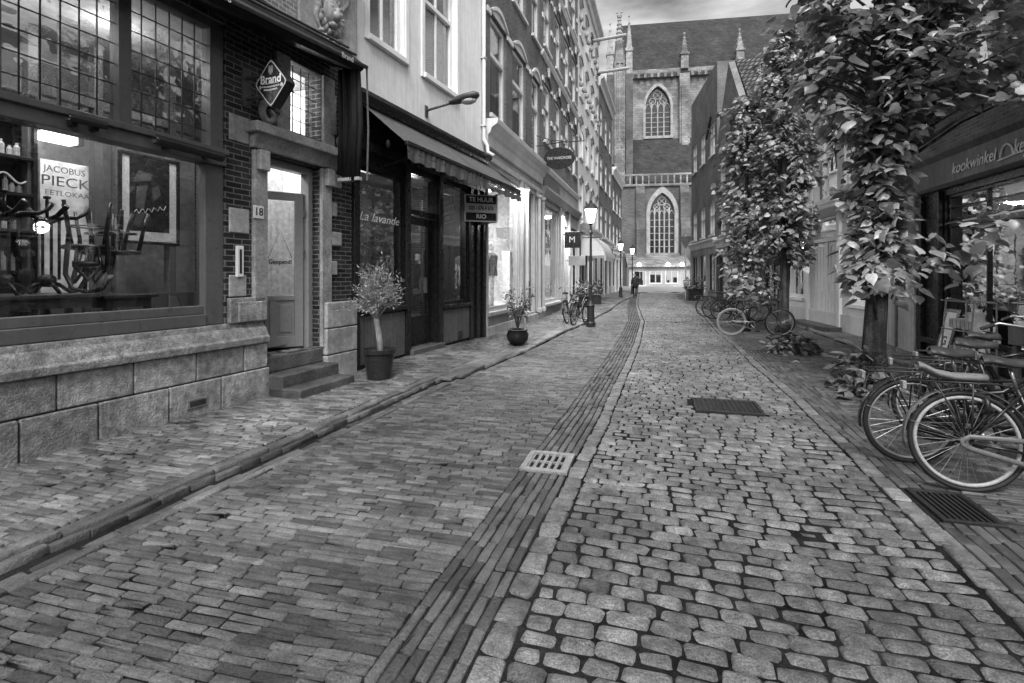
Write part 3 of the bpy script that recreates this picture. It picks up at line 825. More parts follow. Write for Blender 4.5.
# ---- things on the cafe front
# folded awning: fixed box above the window, front bar, hanging end curtain
aw = FA.thing('folded_awning', 0, 0, 0, 'long dark folded awning over the leaded window, its end curtain hanging by the door', 'awning')
def sheet(mb, P, Q, n=1):
    pass
m = MB(-1)
prf = lambda dz: [(.02, 4.36+dz), (.5, 4.2+dz), (.56, 4.24+dz), (.56, 4.31+dz), (.3, 4.52+dz), (.02, 4.74+dz)]
A_ = [m.p(-3.5, n, z) for n, z in prf(-.42)]; B_ = [m.p(3.66, n, z) for n, z in prf(.12)]
m.f.append(A_); m.f.append(B_[::-1])
for i in range(6): m.f.append([A_[i], B_[i], B_[(i+1)%6], A_[(i+1)%6]])
m.build('canopy', mt['canvasdark'], aw, bevel=.01)
m = MB(-1); m.tube([(-3.5,.575,3.86),(3.70,.575,4.40)], .028, 10); m.build('front_bar', mt['canvas'], aw, smooth=True)
m = MB(-1); m.tube([(-3.5,.42,4.06),(3.66,.42,4.58)], .02, 8); m.tube([(-3.5,.3,4.17),(3.66,.3,4.70)], .016, 8); m.build('roll', mt['canvas'], aw, smooth=True)
a, z = FA.hit(342, 73, .61); text('lettering', 'Brand', .1, mt['letterg'], aw, (3.25, -.608, 4.355), (R(90), R(-4.3), 0), .001)
a, z = FA.hit(215, 3, .61); text('lettering', 'os', .13, mt['letterg'], aw, (1.42, -.608, 4.22), (R(90), R(-4.3), 0), .001)
m = MB(-1)
for i in range(7):
    n0 = .22+.048*i; b_ = .02*math.sin(i*2.3)
    m.tube([(3.58+b_, n0, 4.36), (3.6+b_*1.6, n0+.01, 3.6), (3.57+b_*.5, n0, 2.9-.02*i)], [.03, .042, .036], 8)
m.build('end_curtain', mt['canvasdark'], aw, smooth=True)
m = MB(-1); m.box(3.54, 3.62, .2, .56, 2.80, 2.85); m.build('end_batten', mt['zinc'], aw, bevel=.008)
m = MB(-1); m.tube([(3.72,.56,4.4),(3.70,.6,3.5),(3.70,.58,2.82)], .014, 6); m.build('end_rope', mt['canvas'], aw)
# lamps fixed on the transom
for k, (x0, x1, y0, y1, lab) in enumerate(((72, 108, 117, 124, 'short black strip lamp on the transom over the cafe window, the left one'), (158, 224, 139, 160, 'long black tube lamp with a round glass end on the transom near the brick pier'))):
    a0, z0 = FA.hit(x0, y0, .16); a1, z1 = FA.hit(x1, y1, .16)
    th = FA.thing('strip_lamp', a0, .0, z0, lab, 'lamp')
    l_ = a1-a0; m = MB(-1); m.tube([(0,.13,0),(l_,.13,(z1-z0)*.35)], .05 if k else .035, 12); m.build('housing', mt['blackmetal'], th, smooth=False)
    m = MB(-1); m.lathe([(.001,0)], (0,0,0), 3) if False else None
    m.tube([(-.012,.13,0),(-.002,.13,0)], .036 if k else .024, 12); m.build('lens', mt['glassdark'], th)
    m = MB(-1)
    for q in (.2, .8): m.box(l_*q-.02, l_*q+.02, .02, .10, -.05, .0)
    m.split('bracket', mt['blackmetal'], th)
# diamond lightbox sign
sa, sz = FA.hit(271, 83, .42)
sg_ = FA.thing('hanging_sign', sa, 0, sz, 'black diamond shaped double sided beer sign with crest, projecting above the cafe door', 'sign')
# sign plate is square to the wall: local frame along outward
def diamond(hw, hz, r=.05):
    pts = []
    for c, (dx, dz) in enumerate(((0, -1), (1, 0), (0, 1), (-1, 0))):
        # rounded corner
        vx, vz = dx*hw, dz*hz
        for k in (-1, 0, 1):
            t_ = k*r
            if dx == 0: pts.append((vx+t_*(1 if dz < 0 else -1), vz-dz*(abs(t_)*hz/hw+ (0 if k else .4*r))))
            else: pts.append((vx-dx*(abs(t_)*hw/hz+(0 if k else .4*r)), vz+t_*(1 if dx > 0 else -1)))
    return pts
sp = empty('panel_pivot', (0, 0, 0)); bpy.data.objects.remove(sp)
SW, SH, ST = .36, .42, .2
rot_sign = Matrix.Rotation(R(-90), 4, 'Z')
def sign_part(name, mat, fn, bevel=0):
    mb = MB(1); fn(mb); o = mb.build(name, mat, sg_, bevel=bevel)
    o.matrix_local = Matrix.Translation((0, -.42, 0)) @ rot_sign @ Matrix.Scale(.66, 4); return o
# in part space: x = outward, y = along the street (the reader looks towards +y), z = up
sign_part('body', mt['signblack'], lambda q: q.prism(diamond(SW, SH), 0, ST), .012)
def rimf(q):
    a, b = diamond(SW-.004, SH-.004), diamond(SW-.03, SH-.035)
    A_ = [q.p(x, -.006, z) for x, z in a]; B_ = [q.p(x, -.006, z) for x, z in b]
    for i in range(12): q.f.append([A_[i], A_[(i+1)%12], B_[(i+1)%12], B_[i]])
sign_part('rim', mt['letterg'], rimf)
def crest(q):
    q.prism([(-.05,.27),(.05,.27),(.055,.2),(.03,.15),(0,.135),(-.03,.15),(-.055,.2)], -.01, -.004)
sign_part('crest', mt['signgrey'], crest)
def crest2(q):
    for x in (-.03, 0, .03): q.box(x-.006, x+.006, -.013, -.009, .16 if x == 0 else .18, .26)
    q.prism([(-.06,.275),(-.03,.295),(0,.28),(.03,.295),(.06,.275)], -.012, -.006)
    q.box(-.17, .17, -.01, -.006, -.015, -.005)
    for i in range(8):
        x = -.2+i*.05; zz = -.065-.012*math.cos((i-3.5)/3.5*1.5)
        q.box(x, x+.042, -.01, -.006, zz, zz+.025); 
        if 0 < i < 7: q.box(x, x+.046, -.01, -.006, zz-.055, zz-.025)
    blob(q, -.235, -.006, -.055, .03, .006, .035); blob(q, .235, -.006, -.055, .03, .006, .035)
sign_part('emblem', mt['letterg'], crest2)
t_ = text('lettering', 'Brand', .2, mt['letter'], sg_, (0,0,0), (0,0,0), .003, 0, .44, .004)
t_.matrix_local = Matrix.Translation((0, -.42, 0)) @ rot_sign @ Matrix.Scale(.66, 4) @ Matrix.Translation((0, -.008, .06)) @ Matrix.Rotation(R(90), 4, 'X')
m = MB(-1)
for z in (.12, -.12): m.box(.02, .06, 0, .32, z-.015, z+.015)
m.box(-.02, .1, 0, .02, -.22, .22); m.tube([(.04,.02,-.2),(.04,.16,-.1),(.04,.05,.02)], .012, 6); m.split('bracket', mt['grille'], sg_, bevel=.004)
# number plate, letter slot, open sign
a, z = FA.hit(259.5, 212, .07)
th = FA.thing('number_plate', a, .052, z, 'small white house number plate reading 18 beside the cafe door', 'sign')
m = MB(-1); m.box(-.075, .075, 0, .008, -.075, .075); m.build('plate', mt['paper'], th, bevel=.003)
text('lettering', '18', .13, mt['ink'], th, (0, -.010, 0), TL, .001, bold=.002)
a0, z0 = FA.hit(237, 277, .03); a1, z1 = FA.hit(243.5, 246, .03)
th = FA.thing('letter_slot', a0, .002, z0, 'narrow upright white letter slot with dark opening on the brick pier', 'letter box')
m = MB(-1); m.box(0, a1-a0, 0, .035, 0, z1-z0); m.build('plate', mt['white'], th, bevel=.006)
m = MB(-1); m.box((a1-a0)*.32, (a1-a0)*.68, .033, .038, .04, z1-z0-.04); m.build('opening', mt['ink'], th)
a, z = FA.hit(279, 262, -.38)
th = FA.thing('door_sign', a, -.36, z, 'small white board reading Geopend hung by a cord inside the cafe door', 'sign')
m = MB(-1); m.box(-.17, .17, 0, .012, -.05, .05); m.build('board', mt['paper'], th, bevel=.003)
th.rotation_euler.z += R(-34)
text('lettering', 'Geopend!', .085, mt['ink'], th, (0, -.014, 0), TL, .001, width=.29, bold=.002)
m = MB(-1); m.tube([(-.15,.006,.05),(0,.006,.42),(.15,.006,.05)], .004, 5); m.build('cord', mt['ink'], th)
# ---- furniture in the cafe
def chair(name, loc, rz, label):
    r = empty(name, loc, rz, label, 'chair', 'cafe chairs turned over on the tables', rx=R(180))
    m = MB(); m.torus((0,0,.45), .19, .024, 'z', 24, 8); m.lathe([(.18,.445),(.18,.455)], n=24); m.build('seat', mt['bent'], r, smooth=True)
    for x, y in ((.13,.13),(-.13,.13)):
        m = MB(); m.tube([(x,y,.45),(x*1.25,y*1.25,.2),(x*1.5,y*1.5,0)], [.024,.02,.017], 8); m.build('leg', mt['bent'], r, smooth=True)
    for x in (.13,-.13):
        m = MB(); m.tube([(x*1.4,-.2,0),(x*1.1,-.17,.3),(x*1.2,-.17,.5),(x*1.3,-.22,.72),(x*.9,-.27,.86),(0,-.29,.9)], [.017,.02,.022,.021,.02,.02], 8); m.build('leg', mt['bent'], r, smooth=True)
    m = MB(); m.tube([(-.08,-.18,.46),(-.1,-.22,.65),(0,-.265,.78),(.1,-.22,.65),(.08,-.18,.46)], .017, 8)
    m.tube([(-.12,-.2,.62),(.12,-.2,.62)], .03, 8); m.build('backrest', mt['bent'], r, smooth=True)
    m = MB(); m.torus((0,0,.24), .17, .009, 'z', 20, 6); m.build('stretcher', mt['bent'], r, smooth=True)
    return r
def wood_table(a0, a1, n0, n1, z, label):
    r = FA.thing('wooden_table', (a0+a1)/2, (n0+n1)/2, .56, label, 'table'); w_, l_ = (a1-a0)/2, (n1-n0)/2
    m = MB(); m.box(-w_, w_, -l_, l_, z-.56-.035, z-.56); m.build('table_top', mt['wood'], r, bevel=.006)
    m = MB(); m.box(-w_+.05, w_-.05, -l_+.05, l_-.05, z-.56-.13, z-.56-.037); m.build('apron', mt['wood'], r)
    for x in (-1, 1):
        for y in (-1, 1):
            m = MB(); m.box(x*(w_-.08)-.03, x*(w_-.08)+.03, y*(l_-.08)-.03, y*(l_-.08)+.03, 0, z-.56-.131); m.build('leg', mt['wood'], r, bevel=.005)
    return r
zt = 1.32
wood_table(.2, 1.0, -1.35, -.55, zt, 'dark wooden cafe table under the upturned iron table frames')
wood_table(1.12, 1.68, -1.5, -.7, zt-.03, 'dark wooden cafe table near the right edge of the window, with chairs on it')
wood_table(-.9, .12, -1.2, -.5, zt-.02, 'dark wooden cafe table with a pale top at the left edge of the window')
def iron_frame(a, n, label):
    r = FA.thing('iron_table_frame', a, n, zt+.005, label, 'table frame', 'iron table frames standing on the cafe tables')
    m = MB()
    for q in (-1, 1):
        m.tube([(0,0,.1),(q*.1,0,.08),(q*.2,0,.0)], [.025,.02,.016], 8); m.tube([(0,0,.1),(0,q*.1,.08),(0,q*.2,.0)], [.025,.02,.016], 8)
    m.lathe([(.04,.06),(.07,.1),(.07,.15),(.04,.18)], n=10); m.build('foot', mt['bent'], r, smooth=True)
    m = MB()
    for x, y in ((-.1,0),(-.035,0),(.035,0),(.1,0)): m.tube([(x,y,.13),(x,y,.72)], .013, 8)
    m.build('column', mt['bent'], r, smooth=True)
    m = MB()
    for q in (-1, 1): m.tube([(0,0,.68),(q*.13,0,.74),(q*.25,0,.75),(q*.33,0,.8),(q*.36,0,.86)], [.03,.022,.02,.02,.026], 8); m.tube([(0,0,.7),(0,q*.16,.74),(0,q*.3,.82)], [.025,.02,.024], 8)
    m.tube([(0,0,.7),(0,0,.9)], .014, 8); m.lathe([(.0,.9),(.03,.91),(.03,.93),(0,.94)], n=8); m.build('arm', mt['bent'], r, smooth=True)
    return r
iron_frame(FA.hit(47, 280, -.95)[0], -.95, 'upturned black cast iron table frame on a cafe table, the right one of two')
iron_frame(FA.hit(4, 280, -.85)[0], -.85, 'upturned black cast iron table frame at the left edge of the cafe window')
cz_ = zt-.03+.91
chair('bentwood_chair', FA.world(FA.hit(88, 260, -.9)[0], -.9, zt+.91), FA.rz+R(150), 'black bentwood chair turned over on the table just right of the iron frames')
chair('bentwood_chair', FA.world(FA.hit(118, 260, -1.1)[0], -1.1, cz_), FA.rz+R(20), 'black bentwood chair turned over on the rightmost table, in front of the poster')
chair('bentwood_chair', FA.world(FA.hit(104, 260, -1.35)[0], -1.35, cz_), FA.rz+R(80), 'black bentwood chair turned over behind the other two, in the middle of the group')
# posters
a0, z1 = FA.hit(119, 149, -2.0); a1, z0 = FA.hit(180, 246, -2.0)
th = FA.thing('framed_poster', a0, -2.03, z0, 'dark framed poster with pale mount on the cafe partition', 'poster')
m = MB(-1); w_, h_ = a1-a0, z1-z0
m.box(0, .04, 0, .03, 0, h_); m.box(w_-.04, w_, 0, .03, 0, h_); m.box(.04, w_-.04, 0, .03, 0, .04); m.box(.04, w_-.04, 0, .03, h_-.04, h_); m.build('frame', mt['darkpaint'], th, bevel=.004)
m = MB(-1); m.box(.04, w_-.04, 0, .008, .04, h_-.04); m.build('mount', mt['letterg'], th)
m = MB(-1); m.box(.14, w_-.14, .009, .011, .17, h_-.05); m.build('print', mt['signblack'], th)
m = MB(-1)
for poly in ([(.2,.85),(.45,.9),(.5,1.0),(.28,1.02)], [(.24,.5),(.36,.48),(.42,.84),(.26,.8)], [(.5,.6),(.62,.72),(.58,.86),(.48,.8)], [(.22,.28),(.3,.22),(.38,.44),(.27,.46)]):
    m.prism([(x/.8*(w_-.1), y/1.15*(h_-.1)) for x, y in poly], .011, .013)
m.build('shapes', mt['grille'], th)
m = MB(-1); pts = [(.2+.028*i, .016, .42+.035*math.sin(i*2.2)+.006*i) for i in range(16)]; m.tube(pts, .005, 5); m.build('scribble', mt['letterg'], th)
# lit ceiling lamp
a, z = FA.hit(58, 138, -1.9)
th = FA.thing('lit_lamp', a, -1.9, z, 'small bright box lamp glowing inside the cafe window', 'lamp')
m = MB(-1); m.box(-.16, .16, -.08, .08, -.055, .055); m.build('lamp_shade', mt['tubelamp'], th, bevel=.02)
m = MB(-1); m.box(.165, .22, -.07, .07, -.05, .05); m.tube([(0,0,.05),(0,0,4.38-z)], .01, 6); m.build('fitting', mt['grille'], th)
lamp_point('cafe_fill', FA.world(.5, -1.5, 4.2), 62, .25)  # unseen fill lights under the ceiling, added to brighten the cafe room
lamp_point('cafe_fill', FA.world(1.6, -1.4, 4.2), 46, .25)
lamp_point('hall_lamp', FA.world(3.3, -.8, 4.1), 34, .2)
# ---------------------------------------------------------------- plastered house with dark shopfront and awning
hs = FB.root('plastered_house', 'white plastered house above a dark wooden shopfront with a sloping awning', 'building')
LB = FB.L
m = MB(-1)
BW = [(-.05, .95, 5.32, 7.6), (1.62, 2.9, 5.32, 7.7)]
m.wall(-.47, LB, 4.3, 12, BW, .2); m.shell(-.47, LB, 0, 12, -5); m.build('wall', mt['plaster'], hs)
for (a0, a1, z0, z1) in BW:
    win(hs, -1, a0, a1, z0, z1, mt['white'], mt['glassdark'], n=-.12, w_=.09, cols=2, rws=1, bar=.045, sill=mt['white'], rail=.62, dark=mt['inwhite'])
    m = MB(-1); m.box(a0-.12, a0-.01, 0, .035, z0-.1, z1+.1); m.box(a1+.01, a1+.12, 0, .035, z0-.1, z1+.1); m.split('architrave', mt['white'], hs, bevel=.008)
m = MB(-1); m.prof([(0,4.12),(.1,4.14),(.13,4.2),(.2,4.25),(.2,4.32),(0,4.33)], -.46, LB+.05); m.build('fascia', mt['darkpaint'], hs, bevel=.006)
# shopfront
m = MB(-1)
m.wall(-.47, LB, 0, 4.12, [(-.33, .93, .98, 3.2), (1.12, 2.12, .08, 3.35), (2.28, 3.5, .9, 3.4)], .22)
m.build('shopfront', mt['darkpaint'], hs)
m = MB(-1)
for a in (-.47, .95, 2.13, 3.52, 3.86, 4.2): m.box(a, a+.14, 0, .06, 0, 3.9)
m.box(-.47, LB, .061, .075, 3.45, 3.6); m.split('pilaster', mt['darkpaint'], hs, bevel=.01)
m = MB(-1); m.box(-.32, .94, .0, .03, .1, .86); m.box(2.28, 3.5, 0, .03, .1, .8); m.split('panel', mt['panel'], hs, bevel=.01)
m = MB(-1); m.box(-.34, .95, -.02, .09, .9, .97); m.box(2.27, 3.52, -.02, .09, .82, .89); m.split('sill', mt['darkpaint'], hs, bevel=.01)
m = MB(-1); m.box(2.95, 3.15, .028, .036, .12, .3); m.build('vent', mt['soil'], hs)
m = MB(-1); m.box(1.05, 2.2, -.2, .14, 0, .16); m.build('doorstep', mt['kerb'], hs, bevel=.012)
win(hs, -1, -.33, .93, .98, 3.2, mt['darkpaint'], mt['glassdark'], n=-.06, w_=.06)
w2 = win(hs, -1, 2.28, 3.5, .9, 3.4, mt['darkpaint'], mt['glassdark'], n=-.06, w_=.06)
m = MB(-1); leafs = []
st = .12
m.box(1.14, 1.26, -.2, -.14, .17, 2.6); m.box(1.98, 2.1, -.2, -.14, .17, 2.6); m.box(1.26, 1.98, -.2, -.14, 2.45, 2.6); m.box(1.26, 1.98, -.2, -.14, .17, .72); m.box(1.3, 1.94, -.14, -.125, .24, .66)
m.box(1.12, 2.12, -.22, -.08, 2.62, 2.72)
dr = m.build('door', mt['darkpaint'], hs, bevel=.008)
p = MB(-1); p.face([(1.26,-.17,.72),(1.98,-.17,.72),(1.98,-.17,2.45),(1.26,-.17,2.45)]); p.build('pane', mt['glassdark'], dr)
p = MB(-1); p.box(1.84, 1.9, -.15, -.1, 1.15, 1.45); p.build('handle', mt['steel'], dr)
p = MB(-1); p.face([(1.12,-.14,2.72),(2.12,-.14,2.72),(2.12,-.14,3.35),(1.12,-.14,3.35)]); p.build('fanlight', mt['glassdark'], hs)
glass_text('La lavande', 380, 219, .2, mt['letter'], 40, .35, -.05, hs, FB)
# dim room behind
m = MB(-1); m.face([(0,-2.4,.1),(LB-.1,-2.4,.1),(LB-.1,-2.4,3.6),(0,-2.4,3.6)]); m.face([(0,-.25,.1),(LB-.1,-.25,.1),(LB-.1,-2.4,.1),(0,-2.4,.1)]); m.face([(LB-.12,-.25,.1),(LB-.12,-2.4,.1),(LB-.12,-2.4,3.6),(LB-.12,-.25,3.6)])
m.face([(0,-.25,3.6),(LB-.1,-.25,3.6),(LB-.1,-2.4,3.6),(0,-2.4,3.6)]); m.build('interior_wall', mt['panel'], hs)
lamp_point('shop_lamp', FB.world(2.9, -1.2, 2.8), 14, .2); lamp_point('shop_lamp', FB.world(1.2, -1.2, 2.8), 8, .2)
random.seed(3)
for k, (a, h, lb) in enumerate(((2.55, 1.1, 'pale framed print leaning inside the shop window right of the dark door'), (3.1, .9, 'second framed print inside the shop window, beside the for rent sign'))):
    th = FB.thing('framed_print', a, -.5-.2*k, .95+.25*k, lb, 'picture')
    m = MB(-1); m.box(-.2, .2, 0, .03, 0, h); m.build('frame', mt['letterg'], th, bevel=.005); m = MB(-1); m.box(-.15, .15, .031, .034, .06, h-.06); m.build('print', mt['signgrey'], th)
pl = FB.thing('shop_plant', 1.55, -.7, .12, 'dim potted plant standing behind the glass of the dark shop door', 'plant')
# awning
bw_ = FB.thing('sloping_awning', 0, 0, 0, 'grey striped canvas awning with scalloped valance over the dark shopfront', 'awning')
m = MB(-1)
a0, a1, AN, z1 = -.3, 4.5, .86, 3.47
K = 24
for i in range(K):
    u0, u1 = a0+(a1-a0)*i/K, a0+(a1-a0)*(i+1)/K
    rows_ = []
    for u in (u0, u1):
        rows_.append([(u, .03+(AN-.03)*j/6, 4.17+(z1-4.17)*j/6-.03*math.sin(math.pi*j/6)*(.6+.4*math.sin(u*5))) for j in range(7)])
    for j in range(6): m.face([rows_[0][j], rows_[1][j], rows_[1][j+1], rows_[0][j+1]])
m.build('canopy', mt['canvas'], bw_, smooth=True)
m = MB(-1)
for i in range(60):
    u0, u1 = a0+(a1-a0)*i/60, a0+(a1-a0)*(i+1)/60
    f = lambda u, z: (u, AN+.01+.018*math.sin(u*17)*(z1-z)/.25+.01*math.sin(u*41), z)
    for za, zb in ((z1-.03, z1-.13), (z1-.13, z1-.25)):
        m.face([f(u0, za), f(u1, za), f(u1, zb+.012*math.sin(u1*17)), f(u0, zb+.012*math.sin(u0*17))])
m.build('valance', mt['canvas'], bw_, smooth=True)
m = MB(-1); m.box(a0, a1, AN-.03, AN+.03, z1-.035, z1+.03); m.build('front_bar', mt['darkpaint'], bw_, bevel=.01)
m = MB(-1)
for u in (.3, 4.2): m.tube([(u,.05,3.3),(u,AN-.05,z1-.03)], .015, 6)
m.split('arm', mt['blackmetal'], bw_)
text('lettering', 'Lyna & S', .15, mt['letterg'], bw_, (2.9, -(AN+.035), z1-.13), TL, .001, .3)
m = MB(-1)
for u in (-.2, .35): blob(m, u, AN*.55, 3.5, .035, .035, .07)
m.split('tassel', mt['canvasdark'], bw_)
# to let sign: two boards in a V
vb = FB.thing('to_let_sign', 3.2, 0, 2.97, 'V shaped for rent board with dark bands above the shop window', 'sign')
def board(x0, x1, label_scale):
    P0, P1 = Vector((x0[0], -x0[1], 0)), Vector((x1[0], -x1[1], 0)); d = P1-P0; w_ = d.length
    M_ = Matrix.Translation(P0) @ Matrix.Rotation(math.atan2(d.y, d.x), 4, 'Z')
    m = MB(); m.box(0, w_, 0, .015, -.30, .30); o = m.build('board', mt['letterg'], vb, bevel=.004); o.matrix_local = M_
    for z0, z1 in ((.1, .27), (-.27, -.1)):
        b = MB(); b.box(.03, w_-.03, -.004, .002, z0, z1); q = b.build('band', mt['signblack'], o)
    for body, z, h, mm in (('TE HUUR', .185, .14, mt['letter']), ('020 - 676 4 676', 0, .12, mt['ink']), ('RIO', -.185, .13, mt['letter'])):
        text('lettering', body, h, mm, o, (w_/2, -.006, z), TL, .001, width=w_*(.75 if len(body) > 4 else .3), bold=.003)
board((0.02, .05), (.5, .62), 1); board((.52, .62), (.9, .05), 1)
m = MB(-1); m.box(.0, .9, .0, .05, -.05, .05); m.build('bracket', mt['blackmetal'], vb)
# street lamp on an arm from the plastered wall
a, z = FB.hit(426, 111, 0)
th = FB.thing('wall_street_lamp', a, 0, z, 'cobra head street lamp on a short arm from the white plastered wall', 'street lamp')
m = MB(-1); m.tube([(0,0,0),(.0,.1,.02),(.03,.55,.1)], .025, 8); m.split('arm', mt['grille'], th, smooth=True)
m = MB(-1); m.box(-.05, .05, 0, .02, -.12, .1); m.build('wall_plate', mt['grille'], th, bevel=.004)
m = MB(-1); prof_ = [(.5,.07,.05),(.62,.09,.07),(.8,.13,.08),(1.0,.12,.08),(1.08,.06,.04)]
prev = None
for n_, ra, rz_ in prof_:
    rg = [m.p(.04+ra*math.cos(k*math.pi/5), n_, .12+(n_-.5)*.12+rz_*math.sin(k*math.pi/5)) for k in range(10)]
    if prev:
        for k in range(10): m.f.append([prev[k], prev[(k+1)%10], rg[(k+1)%10], rg[k]])
    else: m.f.append(rg)
    prev = rg
m.f.append(prev); m.build('lamp_head', mt['grille'], th, smooth=True)
m = MB(-1); blob(m, .04, .88, .1, .1, .16, .07, 10, 6); m.build('lens', mt['letterg'], th, smooth=True)
# drainpipe at the joint
m = MB(-1); m.tube([(4.2,.06,12),(4.2,.06,4.7),(4.22,.14,4.55),(4.24,.14,4.4),(4.24,.3,4.3)], .045, 10); dp = m.build('drainpipe', mt['cream'], hs, smooth=True)
m = MB(-1)
for z in (5, 6.6, 8.2): m.box(4.14, 4.26, 0, .115, z, z+.03)
m.split('pipe_clip', mt['cream'], hs)

# ---------------------------------------------------------------- fashion shop with large lit window
cs = FC.root('fashion_shop_house', 'dark brick house with pale cornice over a large brightly lit shop window', 'building'); LC = FC.L
m = MB(-1)
CWs = [(.45, 1.75, 5.5, 8.0), (2.35, 3.75, 5.5, 8.0), (4.5, 5.55, 5.5, 8.0), (.45, 1.75, 9.3, 11.6), (2.35, 3.75, 9.3, 11.6), (4.5, 5.55, 9.3, 11.6)]
m.wall(0, LC, 5.2, 14, CWs, .22); m.shell(0, LC, 0, 14, -5); m.build('wall', mt['brickC'], cs)
for (a0, a1, z0, z1) in CWs:
    win(cs, -1, a0, a1, z0, z1, mt['cream'], mt['glassdark'], n=-.1, w_=.11, cols=1, rws=1, sill=mt['cream'], rail=.62, bar=.06, dark=mt['ingrey'])
    m = MB(-1); pts = seg_arch(a0-.1, a1+.1, z1+.03, .32); inn = seg_arch(a0+.02, a1-.02, z1+.03, .2)
    m.prism(pts+inn[::-1], .0, .07); m.box(a0-.3, a0-.02, 0, .05, z1-.12, z1+.03); m.box(a1+.02, a1+.3, 0, .05, z1-.12, z1+.03); m.build('window_arch', mt['cream'], cs, bevel=.01)
    m = MB(-1); m.prism(inn, .0, .02); m.build('tympanum', mt['cream'], cs)
m = MB(-1)
m.wall(0, LC, 0, 5.2, [(.12, 3.05, .62, 4.18), (3.75, 4.9, .3, 4.15)], .2)
m.build('shopfront', mt['stucco'], cs)
m = MB(-1); m.prof([(0,4.62),(.08,4.62),(.1,4.85),(.16,4.9),(.2,5.02),(.34,5.1),(.36,5.22),(0,5.24)], 0, LC); m.prof([(0,4.3),(.06,4.3),(.09,4.4),(0,4.42)], 0, LC); m.split('cornice', mt['cream'], cs, bevel=.008)
m = MB(-1)
for a in (0.0, 3.08, 3.5, 5.0, 5.72): m.box(a, a+.1 if a == 0 else a+.2, 0, .09, .25, 4.3); 
m.split('pilaster', mt['stucco'], cs, bevel=.012)
m = MB(-1)
for a in (3.38, 4.94, 5.5): m.tube([(a,.14,.3),(a,.14,4.1)], .06, 10); m.lathe([(.1,0),(.1,.1),(.06,.14)], (a,-.14*-1,.28), 10); m.lathe([(.06,0),(.1,.06),(.1,.14)], (a,.14,4.0), 10)
m.split('column', mt['stucco'], cs, smooth=False)
m = MB(-1); m.box(.05, 3.1, 0, .14, .5, .6); m.box(.0, 3.2, 0, .1, 0, .25); m.box(3.3, LC, 0, .12, 0, .24); m.split('sill', mt['sand'], cs, bevel=.012)
win(cs, -1, .12, 3.05, .62, 4.18, mt['stucco'], mt['glass'], n=-.08, w_=.08)
# second bay of the shopfront: dark recessed door
m = MB(-1); m.box(3.78, 4.87, -.19, -.13, .3, 4.1); m.box(3.9, 4.75, -.13, -.11, .5, 1.2); dd = m.build('door', mt['grille'], cs, bevel=.008)
p = MB(-1); p.face([(3.95,-.125,1.3),(4.7,-.125,1.3),(4.7,-.125,3.2),(3.95,-.125,3.2)]); p.build('pane', mt['glassdark'], dd)
# bright showroom
def showroom(root, a0, a1, z0, z1, dep, mat=mt['inwhite'], power=200, fr=FC):
    m = MB(-1)
    m.face([(a0,-dep,z0),(a1,-dep,z0),(a1,-dep,z1),(a0,-dep,z1)]); m.face([(a0,-.22,z0),(a1,-.22,z0),(a1,-dep,z0),(a0,-dep,z0)])
    m.face([(a0,-.22,z1),(a1,-.22,z1),(a1,-dep,z1),(a0,-dep,z1)]); m.face([(a0,-.22,z0),(a0,-dep,z0),(a0,-dep,z1),(a0,-.22,z1)]); m.face([(a1,-.22,z0),(a1,-dep,z0),(a1,-dep,z1),(a1,-.22,z1)])
    m.build('interior_wall', mat, root)
    lamp_area('showroom_light', fr.world((a0+a1)/2, -dep*.5, z1-.15), power, (a1-a0)*.8, dep*.5)
showroom(cs, .05, 5.6, .6, 4.22, 2.2, mt['inwhite'], 170)
mq = empty('mannequin', FC.world(FC.hit(491, 270, -.6)[0], -.6, .62), FC.rz, 'white shop mannequin in a grey jacket in the lit window', 'mannequin')
mq.scale = (1, 1, 1)
m = MB(); 
for q in (-1, 1): m.tube([(q*.1,0,.02),(q*.1,0,.5),(q*.09,0,.95)], [.045,.055,.085], 10)
m.tube([(0,0,.9),(0,0,1.1),(0,0,1.4),(0,0,1.5),(0,0,1.58)], [.15,.12,.17,.08,.05], 12); blob(m, 0, 0, 1.7, .085, .1, .13, 12, 8)
for q in (-1, 1): m.tube([(q*.19,0,1.44),(q*.25,.02,1.15),(q*.24,.06,.88)], [.05,.042,.03], 8)
m.build('body', mt['inwhite'], mq, smooth=True)
m = MB(); m.tube([(0,0,.86),(0,0,1.1),(0,0,1.42),(0,0,1.5)], [.19,.165,.2,.1], 14)
for q in (-1, 1): m.tube([(q*.19,0,1.45),(q*.255,.02,1.15),(q*.245,.05,.95)], [.07,.06,.055], 8)
m.build('jacket', mt['greypaint'], mq, smooth=True)
m = MB(); m.lathe([(.2,0),(.2,.02)], n=18); m.build('base', mt['steel'], mq)
th = FC.thing('display_rack', FC.hit(505, 280, -.95)[0], -.95, .62, 'white ladder like display rack with three openings in the lit shop window', 'rack')
m = MB(-1)
for a in (-.28, .24): m.box(a, a+.06, 0, .25, 0, 1.65)
for z in (0, .5, 1.05, 1.6): m.box(-.22, .24, 0, .25, z, z+.06)
m.build('frame', mt['inwhite'], th, bevel=.006); m = MB(-1); m.box(-.22, .24, -.02, 0, .06, 1.6); m.build('back_panel', mt['ingrey'], th)
th = FC.thing('pendant_lamp', FC.hit(508, 225, -1.0)[0], -1.0, 2.75, 'broad white box lampshade hanging in the lit fashion window', 'lamp')
m = MB(-1); m.prism([(-.55,.32),(.55,.32),(.48,0),(-.48,0)], -.25, .25); m.build('lamp_shade', mt['shopglow'], th, bevel=.01)
m = MB(-1); m.tube([(0,0,.3),(0,0,1.45)], .008, 6); m.build('cord', mt['steel'], th)
